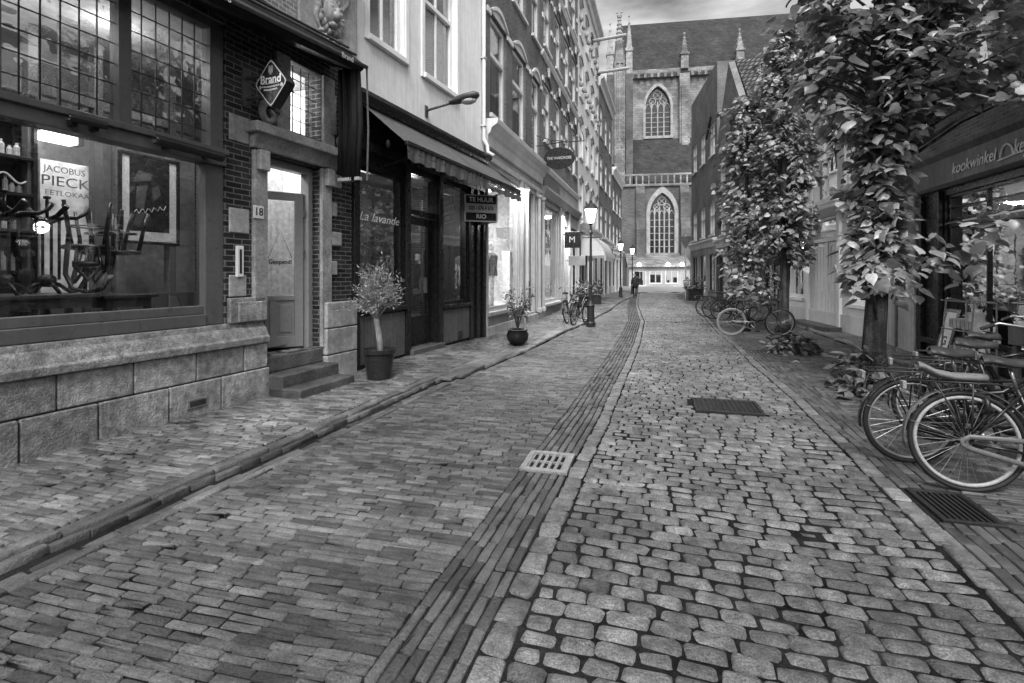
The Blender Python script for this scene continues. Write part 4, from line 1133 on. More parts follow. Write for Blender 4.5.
th = FC.thing('display_board', 4.2, -2.0, .62, 'plain grey backdrop board behind the mannequin', 'board'); m = MB(-1); m.box(-.9, 1.3, 0, .03, 0, 2.5); m.build('panel', mt['ingrey'], th)
# ---------------------------------------------------------------- banded brick house
ds = FD.root('banded_brick_house', 'tall brick house with white stone bands and a lit shop window below', 'building'); LD = FD.L
m = MB(-1)
DW = []
for zf in (6.3, 9.7, 13.1):
    for a in (.5, 2.55, 4.6, 6.6): DW.append((a, a+1.1, zf, zf+2.1))
m.wall(0, LD, 5.2, 17.2, DW, .2); m.shell(0, LD, 0, 17.2, -5); m.build('wall', mt['brickD'], ds)
for k, (a0, a1, z0, z1) in enumerate(DW):
    win(ds, -1, a0, a1, z0, z1, mt['cream'], mt['glassdark'], n=-.09, w_=.1, sill=mt['cream'], rail=.6, bar=.05, dark=mt['ingrey'])
    m = MB(-1); pts = seg_arch(a0-.14, a1+.14, z1+.02, .45, 8); inn = seg_arch(a0, a1, z1+.02, .28, 8); m.prism(pts+inn[::-1], 0, .06); m.build('window_arch', mt['darkpaint'] if False else mt['brickC'], ds)
    m = MB(-1); m.box((a0+a1)/2-.09, (a0+a1)/2+.09, .02, .1, z1+.28, z1+.62); m.build('keystone', mt['cream'], ds, bevel=.01)
    m = MB(-1)
    for s0, s1 in ((a0-.32, a0-.02), (a1+.02, a1+.32)):
        m.box(s0, s1, 0, .05, z1-.1, z1+.08); m.box(s0, s1, 0, .05, z0+.8, z0+.98)
    m.split('band_stone', mt['cream'], ds, bevel=.008)
m = MB(-1)
for z in (5.2, 9.1, 12.5, 15.9): m.prof([(0,z),(.05,z),(.12,z+.14),(.12,z+.2),(0,z+.22)], 0, LD)
m.prof([(0,16.7),(.2,16.8),(.4,17.1),(.4,17.25),(0,17.25)], 0, LD); m.split('cornice', mt['cream'], ds, bevel=.01)
m = MB(-1); m.wall(0, LD, 0, 5.2, [(.25, 3.2, .5, 4.05), (4.2, 5.3, .12, 3.6), (5.6, 7.8, .5, 3.7)], .25); m.build('shopfront', mt['stucco'], ds)
m = MB(-1)
for a in (0, 3.3, 3.85, 5.35, 7.95): m.box(a, a+.22, 0, .1, 0, 4.3)
m.box(.1, 3.4, 0, .16, .38, .48); m.prof([(0,4.25),(.1,4.25),(.22,4.5),(.22,4.58),(0,4.6)], 0, LD); m.split('pilaster', mt['stucco'], ds, bevel=.012)
m = MB(-1); m.box(.3, 3.2, .0, .06, 4.62, 5.1); m.build('name_board', mt['greypaint'], ds, bevel=.008)
win(ds, -1, .25, 3.2, .5, 4.05, mt['stucco'], mt['glass'], n=-.1, w_=.09, rws=1)
win(ds, -1, 5.6, 7.8, .5, 3.7, mt['darkpaint'], mt['glassdark'], n=-.1, w_=.09, cols=2)
m = MB(-1); m.box(4.22, 5.28, -.24, -.18, .14, 3.55); m.box(4.35, 5.15, -.18, -.16, .3, 1.1); m.box(4.35, 5.15, -.18, -.165, 1.3, 2.6); m.build('door', mt['darkpaint'], ds, bevel=.01)
showroom(ds, .2, 7.9, .5, 4.1, 2.0, mt['ingrey'], 380, FD)
th = FD.thing('display_shelf', FD.hit(551, 290, -1.2)[0], -1.2, .5, 'low display cabinet with pale goods in the second lit window', 'shelf')
m = MB(-1)
for z in (.3, .8, 1.3, 1.8): m.box(-1.1, 1.1, -.2, .2, z, z+.04)
for a in (-1.1, -.02, 1.06): m.box(a, a+.04, -.202, .202, 0, 1.85)
m.build('cabinet', mt['ingrey'], th); m = MB(-1); random.seed(5)
for z in (.34, .84, 1.34, 1.84):
    a = -1.0
    while a < 1.: 
        if abs(a) > .1: w_ = random.uniform(.06, .16); m.box(a, a+w_, -.12, .12, z, z+random.uniform(.1, .38))
        a += random.uniform(.14, .26)
goods(m, 'shop_goods', mt['goods'], th, 'pale boxed goods on the low cabinet in the second lit window', 'goods', 'goods in the second lit window')
th = FD.thing('window_letter', FD.hit(548, 232, -.25)[0], -.25, 2.95, 'large white letter M hung inside the second lit window', 'sign')
text('lettering', 'M', .75, mt['letter'], th, (0, 0, 0), TL, .02)

# ---------------------------------------------------------------- narrow houses further along on the left
def row_house(fr, name, label, h, mats, floors, cols_, ground='dark', roof=None, seed=0, wmat='cream', gz=3.7, sg=-1, cat='house', cornice=True, arch=False, back=-6, wfrac=.55, hfrac=.62, first=None):
    random.seed(seed)
    r = fr.root(name, label, cat); Lh = fr.L
    m = MB(sg); WW = []
    fh = (h-gz-.7)/floors
    for f_ in range(floors):
        for c_ in range(cols_):
            cw = Lh/cols_; a = cw*(c_+.5); ww = min(1.3, cw*wfrac)
            WW.append((a-ww/2, a+ww/2, gz+.35+f_*fh, gz+.35+f_*fh+fh*hfrac))
    gw = []
    n_ = max(2, int(Lh/2.4))
    for k in range(n_):
        a = Lh*(k+.5)/n_; ww = Lh/n_*.7
        gw.append((a-ww/2, a+ww/2, .12 if k % 2 else .55, gz-.75))
    m.wall(0, Lh, gz, h, WW, .18); m.shell(0, Lh, 0, h, back); m.build('wall', mats[0], r)
    m = MB(sg); m.wall(0, Lh, 0, gz, gw, .2); m.build('shopfront', mats[1], r)
    for (a0, a1, z0, z1) in WW:
        win(r, sg, a0, a1, z0, z1, mt[wmat], mt['glassdark'], n=-.08, w_=.09, cols=2, rws=1, sill=mt[wmat], rail=.6, bar=.04, dark=mt['ingrey'] if random.random() < .7 else None)
        if arch:
            m = MB(sg); pts = seg_arch(a0-.12, a1+.12, z1+.02, .3, 6); inn = seg_arch(a0, a1, z1+.02, .14, 6); m.prism(pts+inn[::-1], 0, .06); m.build('window_arch', mt['stucco'], r)
    for k, (a0, a1, z0, z1) in enumerate(gw): 
        f_ = win(r, sg, a0, a1, z0, z1, mt['darkpaint'] if ground == 'dark' else mt['cream'], mt['glassdark'], n=-.09, w_=.09, rws=1, cols=1 if k % 2 else 2)
    m = MB(sg); m.prof([(0,gz-.35),(.08,gz-.35),(.12,gz-.1),(.28,gz),(.28,gz+.1),(0,gz+.12)], 0, Lh)
    if cornice: m.prof([(0,h-.6),(.1,h-.6),(.14,h-.25),(.34,h-.12),(.36,h+.04),(0,h+.05)], 0, Lh)
    m.split('cornice', mt[wmat], r, bevel=.01)
    m = MB(sg)
    for k in range(n_+1): a = min(Lh-.1, max(.1, Lh*k/n_)); m.box(a-.1, a+.1, 0, .08, 0, gz-.35)
    m.split('pilaster', mats[1], r, bevel=.01)
    if roof:
        m = MB(sg); rh, rd = roof
        m.face([(0,.25,h+.06),(Lh,.25,h+.06),(Lh,-rd,h+rh),(0,-rd,h+rh)]); m.face([(0,.25,h+.05),(0,-rd,h+rh),(0,-2*rd,h)]); m.face([(Lh,.25,h+.05),(Lh,-rd,h+rh),(Lh,-2*rd,h)]); m.face([(0,-rd,h+rh),(Lh,-rd,h+rh),(Lh,-2*rd,h),(0,-2*rd,h)])
        m.build('roof', mt['tile'], r)
    return r
e1 = row_house(FE, 'stuccoed_house', 'tall pale stuccoed house with carved consoles, behind the first street lantern', 17.2, (mt['plasterR'], mt['stucco']), 4, 4, seed=1, arch=True, gz=4.1)
m = MB(-1)
for k in range(9):
    for z in (11.2, 14.5): blob(m, .5+k*.92, .1, z, .1, .13, .16, 8, 5)
m.split('console', mt['carve'], e1, smooth=True)
f1 = row_house(FF, 'grey_house', 'grey four storey house further down the left side', 14.6, (mt['brickD'], mt['stucco']), 3, 3, seed=2, gz=3.9)
g1 = row_house(FG, 'low_end_house', 'low dark house with white eaves at the far end of the left row', 10.2, (mt['brickC'], mt['cream']), 2, 3, seed=4, wmat='white', roof=(2.2, 2.2), gz=3.6)
# projecting beams near the eaves
for k, (x, y, lab) in enumerate(((592, 41, 'upper pale pole sticking out from the left facades against the sky'), (597, 73, 'lower pale pole sticking out from the left facades against the church'))):
    a, z = FE.hit(x, y, 0)
    th = FE.thing('projecting_pole', min(a, 8.2), 0, z, lab, 'pole', 'poles projecting from the left facades')
    m = MB(-1); m.tube([(0,0,0),(.05,2.0,.12)], .1, 8); m.build('pole', mt['zinc'], th); m = MB(-1); m.box(-.15, .15, 0, .06, -.2, .2); m.build('wall_plate', mt['grille'], th)
# dark oval sign on a curly bracket
a, z = FD.hit(563, 158, .9)
th = FD.thing('oval_sign', a, 0, z, 'black oval hanging sign on a wrought iron bracket above the lit shops', 'sign')
rs = Matrix.Rotation(R(-90), 4, 'Z')
m = MB(); prev = None
pts = [(.78+.52*math.cos(2*math.pi*i/36), .36*math.sin(2*math.pi*i/36)) for i in range(36)]
m.prism(pts, -.025, .025); o = m.build('board', mt['signblack'], th, bevel=.006); o.matrix_local = rs
t_ = text('lettering', 'THE WARDROBE', .13, mt['letterg'], th, (0,0,0), (0,0,0), .002, 0, .82); t_.matrix_local = rs @ Matrix.Translation((.78, -.03, .0)) @ Matrix.Rotation(R(90), 4, 'X')
m = MB(-1); m.tube([(0,0,.45),(0,.78,.52),(0,1.6,.52)], .018, 6); m.tube([(0,0,.8),(0,.5,.62),(0,1.1,.52)], .014, 6); m.tube([(0,.78,.52),(0,.78,.36)], .012, 6)
for q in (.2, .45): m.torus((0, q, .6 if q < .3 else .57), .07, .01, 'x', 16, 5)
m.tube([(0,1.6,.52),(0,1.52,.85)], .012, 6); m.build('bracket', mt['blackmetal'], th)
# small square signs further along
a, z = FD.hit(573, 240, .5)
th = FD.thing('square_sign', a, 0, 2.95, 'dark square projecting sign with a pale emblem near the first lantern', 'sign')
m = MB(-1); m.box(-.04, .04, .15, .8, -.33, .33); m.box(-.015, .015, 0, .15, .2, .24); m.build('board', mt['signblack'], th, bevel=.01)
t_ = text('emblem', 'M', .36, mt['letterg'], th, (0,0,0), (0,0,0), .004); t_.matrix_local = rs @ Matrix.Translation((.47, -.048, .0)) @ Matrix.Rotation(R(90), 4, 'X')
th = FD.thing('panel_sign', a+.4, 0, 2.1, 'pale rectangular projecting sign just below the dark square one', 'sign')
m = MB(-1); m.box(-.03, .03, .25, .95, -.2, .2); m.box(-.012, .012, 0, .25, -.02, .02); m.build('board', mt['signgrey'], th, bevel=.008)
# pale half dome awning
th = FE.thing('dome_awning', 3.2, 0, 2.5, 'pale rounded fabric awning over a far shop on the left', 'awning')
m = MB(-1); K = 8
for i in range(14):
    for j in range(K):
        def q(i, j):
            u = -2.2+4.4*i/14; tt = j/K*math.pi/2; sc = 1. if abs(u) < 2.1 else .98
            return (u, 1.25*math.sin(tt)*sc, 1.15*math.cos(tt)*1.0*sc)
        m.face([q(i,j), q(i+1,j), q(i+1,j+1), q(i,j+1)])
for s_ in (-2.2, 2.2):
    pts = [(s_*.98, 1.25*math.sin(j/K*math.pi/2)*.98, 1.15*math.cos(j/K*math.pi/2)*.98) for j in range(K+1)]
    m.face([(s_*.98, 0, 0)]+pts)
m.build('canopy', mt['canvaspale'], th, smooth=False)
m = MB(-1); m.box(-2.2, 2.2, 1.22, 1.26, -.25, .0); m.build('valance', mt['canvaspale'], th)
lamp_point('far_shop_lamp', FE.world(4.0, .6, 2.2), 14, .15)
th = FE.thing('lit_display', 5.2, -.02, .6, 'small glowing shop window under the pale rounded awning', 'shop window')
m = MB(-1); m.box(-.9, .9, 0, .02, 0, 1.7); m.build('panel', mt['shopglow'], th); m = MB(-1)
for a in (-.95, -.02, .9): m.box(a, a+.05, .021, .06, -.05, 1.75)
m.build('frame', mt['cream'], th)
# ---------------------------------------------------------------- right side: kitchen shop
ks = R1.root('kitchen_shop_house', 'dark brick house with a black shopfront and sign band behind the parked bicycles', 'building'); L1 = R1.L
m = MB(1)
KW = [(7.2, 8.6, 4.4, 6.6), (4.4, 5.8, 4.4, 6.6), (1.6, 3., 4.4, 6.6)]
m.wall(-5, L1, 3.5, 7., KW, .2); m.shell(-5, L1, 0, 7., -6); m.build('wall', mt['brickR'], ks)
for q in KW: win(ks, 1, *q, mt['white'], mt['glassdark'], n=-.09, w_=.1, cols=2, rws=2, sill=mt['white'], dark=mt['ingrey'])
m = MB(1); m.wall(-5, L1, 0, 3.5, [(6.45, 8.45, .4, 2.86), (3.6, 6.15, .4, 2.86), (.4, 3.2, .4, 2.86)], .25); m.build('shopfront', mt['darkpaint'], ks)
m = MB(1); m.box(9.3, 9.95, 0, .1, 0, 3.0); m.box(10.2, L1, 0, .06, 0, 3.2); m.split('pier', mt['stucco'], ks, bevel=.012)
m = MB(1)
for a in (6.2, 8.5, 9.1, 3.3): m.box(a, a+.16, 0, .08, 0, 2.95)
m.box(-5, 9.1, 0, .1, .28, .38); m.box(-5, 9.1, 0, .07, 2.5, 2.6) if False else None
m.split('pilaster', mt['darkpaint'], ks, bevel=.01)
for a0, a1 in ((6.45, 8.45), (3.6, 6.15)):
    win(ks, 1, a0, a1, .4, 2.38, mt['darkpaint'], mt['glass'], n=-.08, w_=.07, cols=2)
    win(ks, 1, a0, a1, 2.42, 2.86, mt['darkpaint'], mt['glassdark'], n=-.08, w_=.05, cols=2, rws=2, bar=.02)
m = MB(1); m.prof([(0,2.97),(.1,2.97),(.16,3.02),(.2,3.42),(.28,3.5),(.28,3.56),(0,3.58)], -5, 9.15); m.build('fascia', mt['panel'], ks, bevel=.008)
m = MB(1); m.face([(3.4,-2.6,.4),(8.9,-2.6,.4),(8.9,-2.6,3),(3.4,-2.6,3)]); m.face([(3.4,-.26,.4),(8.9,-.26,.4),(8.9,-2.6,.4),(3.4,-2.6,.4)]); m.face([(8.9,-.26,.4),(8.9,-2.6,.4),(8.9,-2.6,3),(8.9,-.26,3)]); m.face([(3.4,-.26,3),(8.9,-.26,3),(8.9,-2.6,3),(3.4,-2.6,3)])
m.build('interior_wall', mt['ingrey'], ks)
lamp_point('kitchen_shop_lamp', R1.world(7.2, -1.9, 2.85), 18, .12); lamp_point('kitchen_shop_lamp', R1.world(5.4, -1.2, 2.7), 14, .15)
# lettering on the sign band
def rtext(body, x, y, size, wpx, mat, shear=.25, n=.2):
    a, z = R1.hit(x, y, n); wd = abs(R1.hit(x+wpx/2, y, n)[0]-R1.hit(x-wpx/2, y, n)[0])
    return text('lettering', body, size, mat, ks, (a, n, z), (R(90), R(0), R(180)), .004, shear, wd)
t1 = rtext('kookwinkel', 972, 172, .26, 44, mt['letter'], n=.19); t2 = rtext('key', 1021, 155, .3, 16, mt['letter'], n=.19)
t1.location.z = t2.location.z = 3.2
m = MB(1); a0 = R1.hit(998, 165, .19)[0]; a1 = R1.hit(1016, 160, .19)[0]
am = (a0+a1)/2
m.tube([(a0, .195, 3.1), (a1-.1, .195, 3.12)], .012, 6)
m.tube([(am+.13*math.cos(t_), .195, 3.12+.17*math.sin(t_)) for t_ in np.linspace(0, math.pi, 12)], .012, 6); m.build('pan_mark', mt['letter'], ks)
# shelves with kitchen goods in the window
random.seed(9)
for k, (a, lab) in enumerate(((7.85, 'open shelf of kitchen goods behind the left pane of the black shopfront'), (7.0, 'open shelf of kitchen goods behind the right pane of the black shopfront'), (5.2, 'open shelf of kitchen goods behind the nearest shop window'))):
    th = R1.thing('goods_shelf', a, -.9-.3*(k % 2), .4, lab, 'shelf')
    m = MB(1)
    for z in (.35, .8, 1.25, 1.7): m.box(-.4, .4, -.15, .15, z, z+.025)
    for x in (-.42, .4): m.box(x, x+.025, -.152, .152, 0, 2.1)
    m.build('rack', mt['steel'], th); m = MB(1)
    for z in (.376, .826, 1.276, 1.726):
        x = -.36
        while x < .34:
            r = random.uniform(.03, .07); h = random.uniform(.08, .3)
            if random.random() < .5: m.lathe([(r*.7, 0), (r, h*.4), (r, h*.8), (r*.5, h)], (x, random.uniform(-.05, .05), z), 10)
            else: m.box(x-r, x+r, -.06, .06, z, z+h)
            x += 2.3*r
    goods(m, 'kitchen_goods', mt['goods'], th, ['kitchen item on the left shelf of the black shop window','kitchen item on the middle shelf of the black shop window','kitchen item on the shelf of the nearest shop window'][k], 'kitchenware', 'goods on the kitchen shop shelves')
th = R1.thing('paper_poster', 8.05, -.2, 1.0, 'pale paper poster of small prints in the black shop window', 'poster')
m = MB(1); m.box(-.3, .3, 0, .006, 0, 1.2); m.build('sheet', mt['paper'], th); m = MB(1)
for i in range(2):
    for j in range(5): m.box(-.26+.28*i, -.02+.28*i, .007, .008, .06+.22*j, .22+.22*j)
m.build('print', mt['letterg'], th)
th = R1.thing('framed_notice', 7.15, -.2, .95, 'dark framed notice in the middle of the black shop window', 'picture')
m = MB(1); m.box(-.32, .32, 0, .02, 0, .7); m.build('frame', mt['letterg'], th); m = MB(1); m.box(-.28, .28, .021, .024, .04, .66); m.build('print', mt['signblack'], th)
# advertising board with letter G
th = R1.thing('leaning_board', 7.75, .42, .0, 'pale narrow board with a letter G leaning in front of the shop window', 'sign'); th.rotation_euler.x = R(14)
m = MB(1); m.box(-.2, .2, 0, .03, .05, .98); m.build('frame', mt['darkpaint'], th, bevel=.006); m = MB(1); m.box(-.13, .13, .031, .036, .12, .92); m.build('panel', mt['paper'], th)
text('lettering', 'G', .2, mt['ink'], th, (0, .038, .45), TR, .001, bold=.006)
th = R1.thing('display_stand', 6.9, .45, 0, 'low wire display stand with goods beside the leaning board', 'stand')
m = MB(1)
for x in (-.35, .35):
    m.tube([(x,-.15,0),(x,-.15,1.1),(x*.9,.1,1.15)], .014, 6); m.tube([(x,.2,0),(x,.1,1.15)], .014, 6)
for z in (.3, .7, 1.12): m.tube([(-.35,-.15,z),(.35,-.15,z)], .01, 6); m.tube([(-.35,.17,z),(.35,.17,z)], .01, 6)
m.build('frame', mt['steel'], th); m = MB(1)
for z in (.32, .72):
    for k in range(6): m.box(-.3+k*.1, -.22+k*.1, -.1, .1, z, z+random.uniform(.12, .26))
goods(m, 'boxed_goods', mt['goods'], th, 'small boxed item on the wire display stand beside the leaning board', 'goods', 'goods on the wire stand')
# round hanging sign in the leaves
th = R1.thing('hanging_sign', 8.3, 0, 4.0, 'dark oval hanging sign with a white dot among the leaves above the kitchen shop', 'sign')
m = MB(1); m.prism([(.62+.4*math.cos(2*math.pi*i/28), .26*math.sin(2*math.pi*i/28)) for i in range(28)], -.025, .025)
rr = Matrix.Rotation(R(90), 4, 'Z')
o = m.build('board', mt['signblack'], th, bevel=.005); o.matrix_local = rr
m = MB(1); blob(m, .38, 0, .05, .05, .04, .05); o = m.build('dot', mt['letter'], th); o.matrix_local = rr
m = MB(1); m.tube([(0,0,.35),(0,1.1,.35)], .015, 6); m.tube([(0,.6,.35),(0,.6,.26)], .01, 6); m.build('bracket', mt['blackmetal'], th)

# ---------------------------------------------------------------- pale rendered house with white panelled door
ps = R2.root('rendered_house', 'pale rendered house with a white panelled door between the trees', 'building'); L2 = R2.L
m = MB(1); PW = [(1.3, 2.2, 3.55, 5.9), (2.6, 4.4, 3.55, 5.9), (5.2, 6.3, 3.55, 5.9)]
PG = [(2.5, 4.4, .16, 3.0), (.5, 1.9, .8, 2.7), (5.0, 6.4, .8, 2.7)]
m.wall(0, L2, 0, 7, PW+PG, .2); m.shell(0, L2, 0, 7, -6); m.build('wall', mt['plasterR'], ps)
for q in PW+PG[1:]: win(ps, 1, *q, mt['white'], mt['glass'], n=-.1, w_=.09, cols=2, rws=2, sill=mt['white'], dark=mt['inwhite'])
for q in PW:
    m = MB(1); m.face([(q[0]+.1,-.18,q[2]+.1),(q[1]-.1,-.18,q[2]+.1),(q[1]-.1,-.18,q[3]-.1),(q[0]+.1,-.18,q[3]-.1)]); m.build('blind', mt['inwhite'], ps)
m = MB(1)
for a0, a1 in ((2.55, 3.4), (3.5, 4.35)):
    leaf_door(m, a0, a1, .18, 2.4, -.16, -.1, 1.1); m.box(a0+.11, a1-.11, -.13, -.12, 1.1, 2.29)
    for x in (a0+.3, a0+.5): m.box(x-.015, x+.015, -.12, -.11, 1.1, 2.29)
m.box(2.5, 4.4, -.17, -.06, 2.42, 2.52); m.box(2.5, 2.55, -.17, -.06, .18, 3.0); m.box(4.35, 4.4, -.17, -.06, .18, 3.0); m.box(3.4, 3.5, -.17, -.07, .18, 2.42)
d2 = m.build('door', mt['white'], ps, bevel=.006); p = MB(1); p.face([(2.55,-.1,2.52),(4.35,-.1,2.52),(4.35,-.1,3.),(2.55,-.1,3.)]); p.build('fanlight', mt['glassdark'], d2)
m = MB(1)
for a in (2.3, 4.42): m.box(a, a+.17, 0, .08, 0, 3.1)
m.prof([(0,3.05),(.1,3.1),(.25,3.25),(.25,3.32),(0,3.34)], 2.1, 4.8); m.split('door_surround', mt['white'], ps, bevel=.01)
m = MB(1); m.box(2.2, 4.7, 0, .45, .05, .17); m.build('doorstep', mt['kerb'], ps, bevel=.012)
m = MB(1); m.box(0, L2, 0, .05, 0, .5); m.build('plinth', mt['cream'], ps); m = MB(1); m.prof([(0,6.5),(.2,6.7),(.35,6.95),(.35,7.05),(0,7.06)], 0, L2); m.build('cornice', mt['cream'], ps)
p2_ = row_house(R3A, 'low_brick_house', 'low old brick house half hidden behind the slim street tree', 6.8, (mt['brickR'], mt['panel']), 1, 2, seed=16, wmat='cream', gz=3.3, sg=1)
p3 = row_house(R3, 'tiled_roof_house', 'old brick house with a steep tiled roof whose gutter faces the camera, beyond the trees', 8.9, (mt['brickR'], mt['panel']), 2, 2, seed=6, wmat='cream', gz=3.3, sg=1, hfrac=.66, cornice=False)
m = MB(1); m.prism([(.0,8.9),(2.9,12.2),(5.7,8.9)], .0, -.3); m.build('gable', mt['brickR'], p3)
m = MB(1); m.prism([(-.25,8.85),(2.9,12.3),(5.6,8.95)], -.32, -6.2); m.build('roof', mt['tile'], p3)
m = MB(1); m.box(-.4, -.05, -6.2, .1, 8.6, 8.85); m.build('gutter', mt['cream'], p3, bevel=.02)
p4 = row_house(R4, 'narrow_gable_house', 'tall narrow dark house with a blank upper wall and an X shaped wall anchor', 13.4, (mt['brickD'], mt['stucco']), 2, 3, seed=8, wmat='cream', gz=3.5, sg=1, cornice=False, hfrac=.4, back=-2.4)
m = MB(1); a, z = R4.hit(709, 128, .02)
for q in (-1, 1): m.tube([(a-.3*q*2, .04, z-.5), (a+.3*q*2, .04, z+.5)], .06, 6)
m.build('wall_anchor', mt['ink'], p4)
# small hanging lamp and yield sign on the far right
a, z = R3.hit(688, 243, 0)
th = empty('traffic_sign', (1.95, 33.5, 0), 0, 'triangular road sign seen from behind on a post by the box planter', 'road sign')
m = MB(); m.prism([(-.45,3.9),(.45,3.9),(0,3.1)], -.01, .01); m.build('plate', mt['grille'], th, bevel=.01)
m = MB(); m.tube([(0,.04,0),(0,.04,4.0)], .04, 8); m.build('post', mt['zinc'], th)
th = R3.thing('wall_lantern', 2.6, 0, 3.9, 'small dark wall lantern on the old brick house beside the trees', 'lantern')
m = MB(1); m.tube([(0,0,.4),(0,.3,.5),(0,.5,.4)], .02, 6); m.build('bracket', mt['blackmetal'], th); m = MB(1); m.lathe([(.06,-.1),(.13,.2),(.15,.22),(.04,.36),(.0,.4)], (0,.5,0), 6); m.build('lantern', mt['blackmetal'], th)

# ---------------------------------------------------------------- the church
CHD = (1/math.hypot(1, .1145), .1145/math.hypot(1, .1145)); CHR = math.atan2(.1145, 1)
CY = 74.
church = empty('church', (0, CY, 0), CHR, 'large gothic church with slate roof, pinnacles and pointed windows closing the street', 'church')
# local: along = east, outward = towards the viewer (sg=-1)
class FCh(Fr): pass
FX = FCh((-.001, CY), (-.001+CHD[0], CY+CHD[1])); FX.sg = -1; FX.n = (FX.d[1], -FX.d[0])
def ch(x, y, n=0.): return FX.hit(x, y, n)
NB = -9.   # nave wall lies behind the aisle wall
aT = ch(650, 184)[1]
nl, nr = ch(624, 70, NB)[0], 42.
zc = ch(680, 70, NB)[1]; zn0 = ch(660, 139, NB)[1]
zr = ch(700, 20, NB-9)[1]
def gothic_window(root, a0, a1, z0, zs, n, stone, lights=3, glass=mt['glasschurch'], dep=.6, wide=.35):
    ap = arch_pts(a0, a1, zs, 10)
    outer = [(a0-wide, z0)]+arch_pts(a0-wide, a1+wide, zs, 10)+[(a1+wide, z0)]
    inner = [(a0, z0)]+ap+[(a1, z0)]
    f = MB(-1)
    A_ = [f.p(x, n+.12, z) for x, z in outer]; B_ = [f.p(x, n+.12, z) for x, z in inner]; C_ = [f.p(x, n-dep, z) for x, z in inner]; D_ = [f.p(x, n-.02, z) for x, z in outer]
    K = len(outer)
    for i in range(K-1):
        f.f.append([A_[i], A_[i+1], B_[i+1], B_[i]]); f.f.append([B_[i], B_[i+1], C_[i+1], C_[i]]); f.f.append([D_[i], D_[i+1], A_[i+1], A_[i]])
    f.box(a0-wide, a1+wide, n-dep, n+.2, z0-.4, z0)
    o = f.build('window', stone, root)
    t_ = MB(-1); w_ = a1-a0
    for i in range(1, lights):
        a = a0+w_*i/lights; t_.box(a-.09, a+.09, n-dep+.05, n-dep+.25, z0, zs+.25*w_)
    for i in range(lights):
        b0, b1 = a0+w_*i/lights, a0+w_*(i+1)/lights
        t_.tube([(x, n-dep+.15, z) for x, z in arch_pts(b0+.05, b1-.05, zs-.1, 5)], .08, 6)
    top = zs+w_*.866
    for cx, cz, r in ((a0+w_*.5, zs+w_*.52, w_*.17), (a0+w_*.29, zs+w_*.27, w_*.13), (a0+w_*.71, zs+w_*.27, w_*.13)):
        t_.tube([(cx+r*math.cos(k*math.pi/8), n-dep+.15, cz+r*math.sin(k*math.pi/8)) for k in range(17)], .08, 6)
        for k in range(4): t_.tube([(cx, n-dep+.15, cz), (cx+r*math.cos(k*math.pi/2+.78), n-dep+.15, cz+r*math.sin(k*math.pi/2+.78))], .05, 5)
    for k in range(1, 6): z = z0+(zs-z0)*k/6; t_.box(a0, a1, n-dep+.1, n-dep+.16, z-.04, z+.04)
    t_.build('tracery', stone, o)
    gl = MB(-1); gl.face([(x, n-dep+.04, z) for x, z in inner]); gl.build('pane', glass, o)
    return ap
def wall_with_arches(mb, a0, a1, z0, z1, wins, n):
    holes = [(w[0], w[1], w[2], w[3]+(w[1]-w[0])*.87) for w in wins]
    mb.wall(a0, a1, z0, z1, holes, .0, n)
    for w, h in zip(wins, holes):
        ap = arch_pts(w[0], w[1], w[3], 10); mid = len(ap)//2
        for i in range(mid): mb.face([(w[0], n, ap[i][1]), (ap[i][0], n, ap[i][1]), (ap[i+1][0], n, ap[i+1][1]), (w[0], n, ap[i+1][1])])
        for i in range(mid, len(ap)-1): mb.face([(ap[i][0], n, ap[i][1]), (w[1], n, ap[i][1]), (w[1], n, ap[i+1][1]), (ap[i+1][0], n, ap[i+1][1])])
# nave windows
w0 = ch(645.5, 137, NB)[0]; w1 = ch(670.5, 137, NB)[0]; bay = ch(684, 100, NB)[0]-ch(631, 100, NB)[0]
zb = ch(658, 136, NB)[1]; zsp = ch(658, 107, NB)[1]
NW = [(w0+bay*k, w1+bay*k, zb, zsp) for k in range(0, 5)]
NW = [w for w in NW if w[1] < nr-1]
m = MB(-1); wall_with_arches(m, nl, nr, 10, zc, NW, NB)
m.face([(nl,NB,10),(nl,NB-18,10),(nl,NB-18,zc),(nl,NB,zc)]); m.face([(nr,NB,10),(nr,NB-18,10),(nr,NB-18,zc),(nr,NB,zc)]); m.face([(nl,NB-18,0),(nr,NB-18,0),(nr,NB-18,zc),(nl,NB-18,zc)])
m.face([(nl,NB,zc),(nl,NB-18,zc),(nl,NB-9,zr)]); m.face([(nr,NB,zc),(nr,NB-18,zc),(nr,NB-9,zr)])
m.build('nave_wall', mt['brickCh'], church)
for w in NW: gothic_window(church, *w, NB, mt['sand'], 4)
m = MB(-1); m.prof([(NB-.2,zc+.2),(NB+.5,zc+.2),(NB-9,zr),(NB-18.5,zc+.2)], nl-.5, nr+.5); m.build('nave_roof', mt['slate'], church)
m = MB(-1); m.prof([(NB,zc-1.1),(NB+.4,zc-1.0),(NB+.7,zc-.5),(NB+.7,zc+.1),(NB+.5,zc+.18),(NB,zc+.18)], nl, nr)
a = nl
while a < nr: m.box(a, a+.4, NB+.3, NB+.75, zc-1.15, zc-.55); a += 1.0
m.build('balustrade', mt['brickCh'], church)
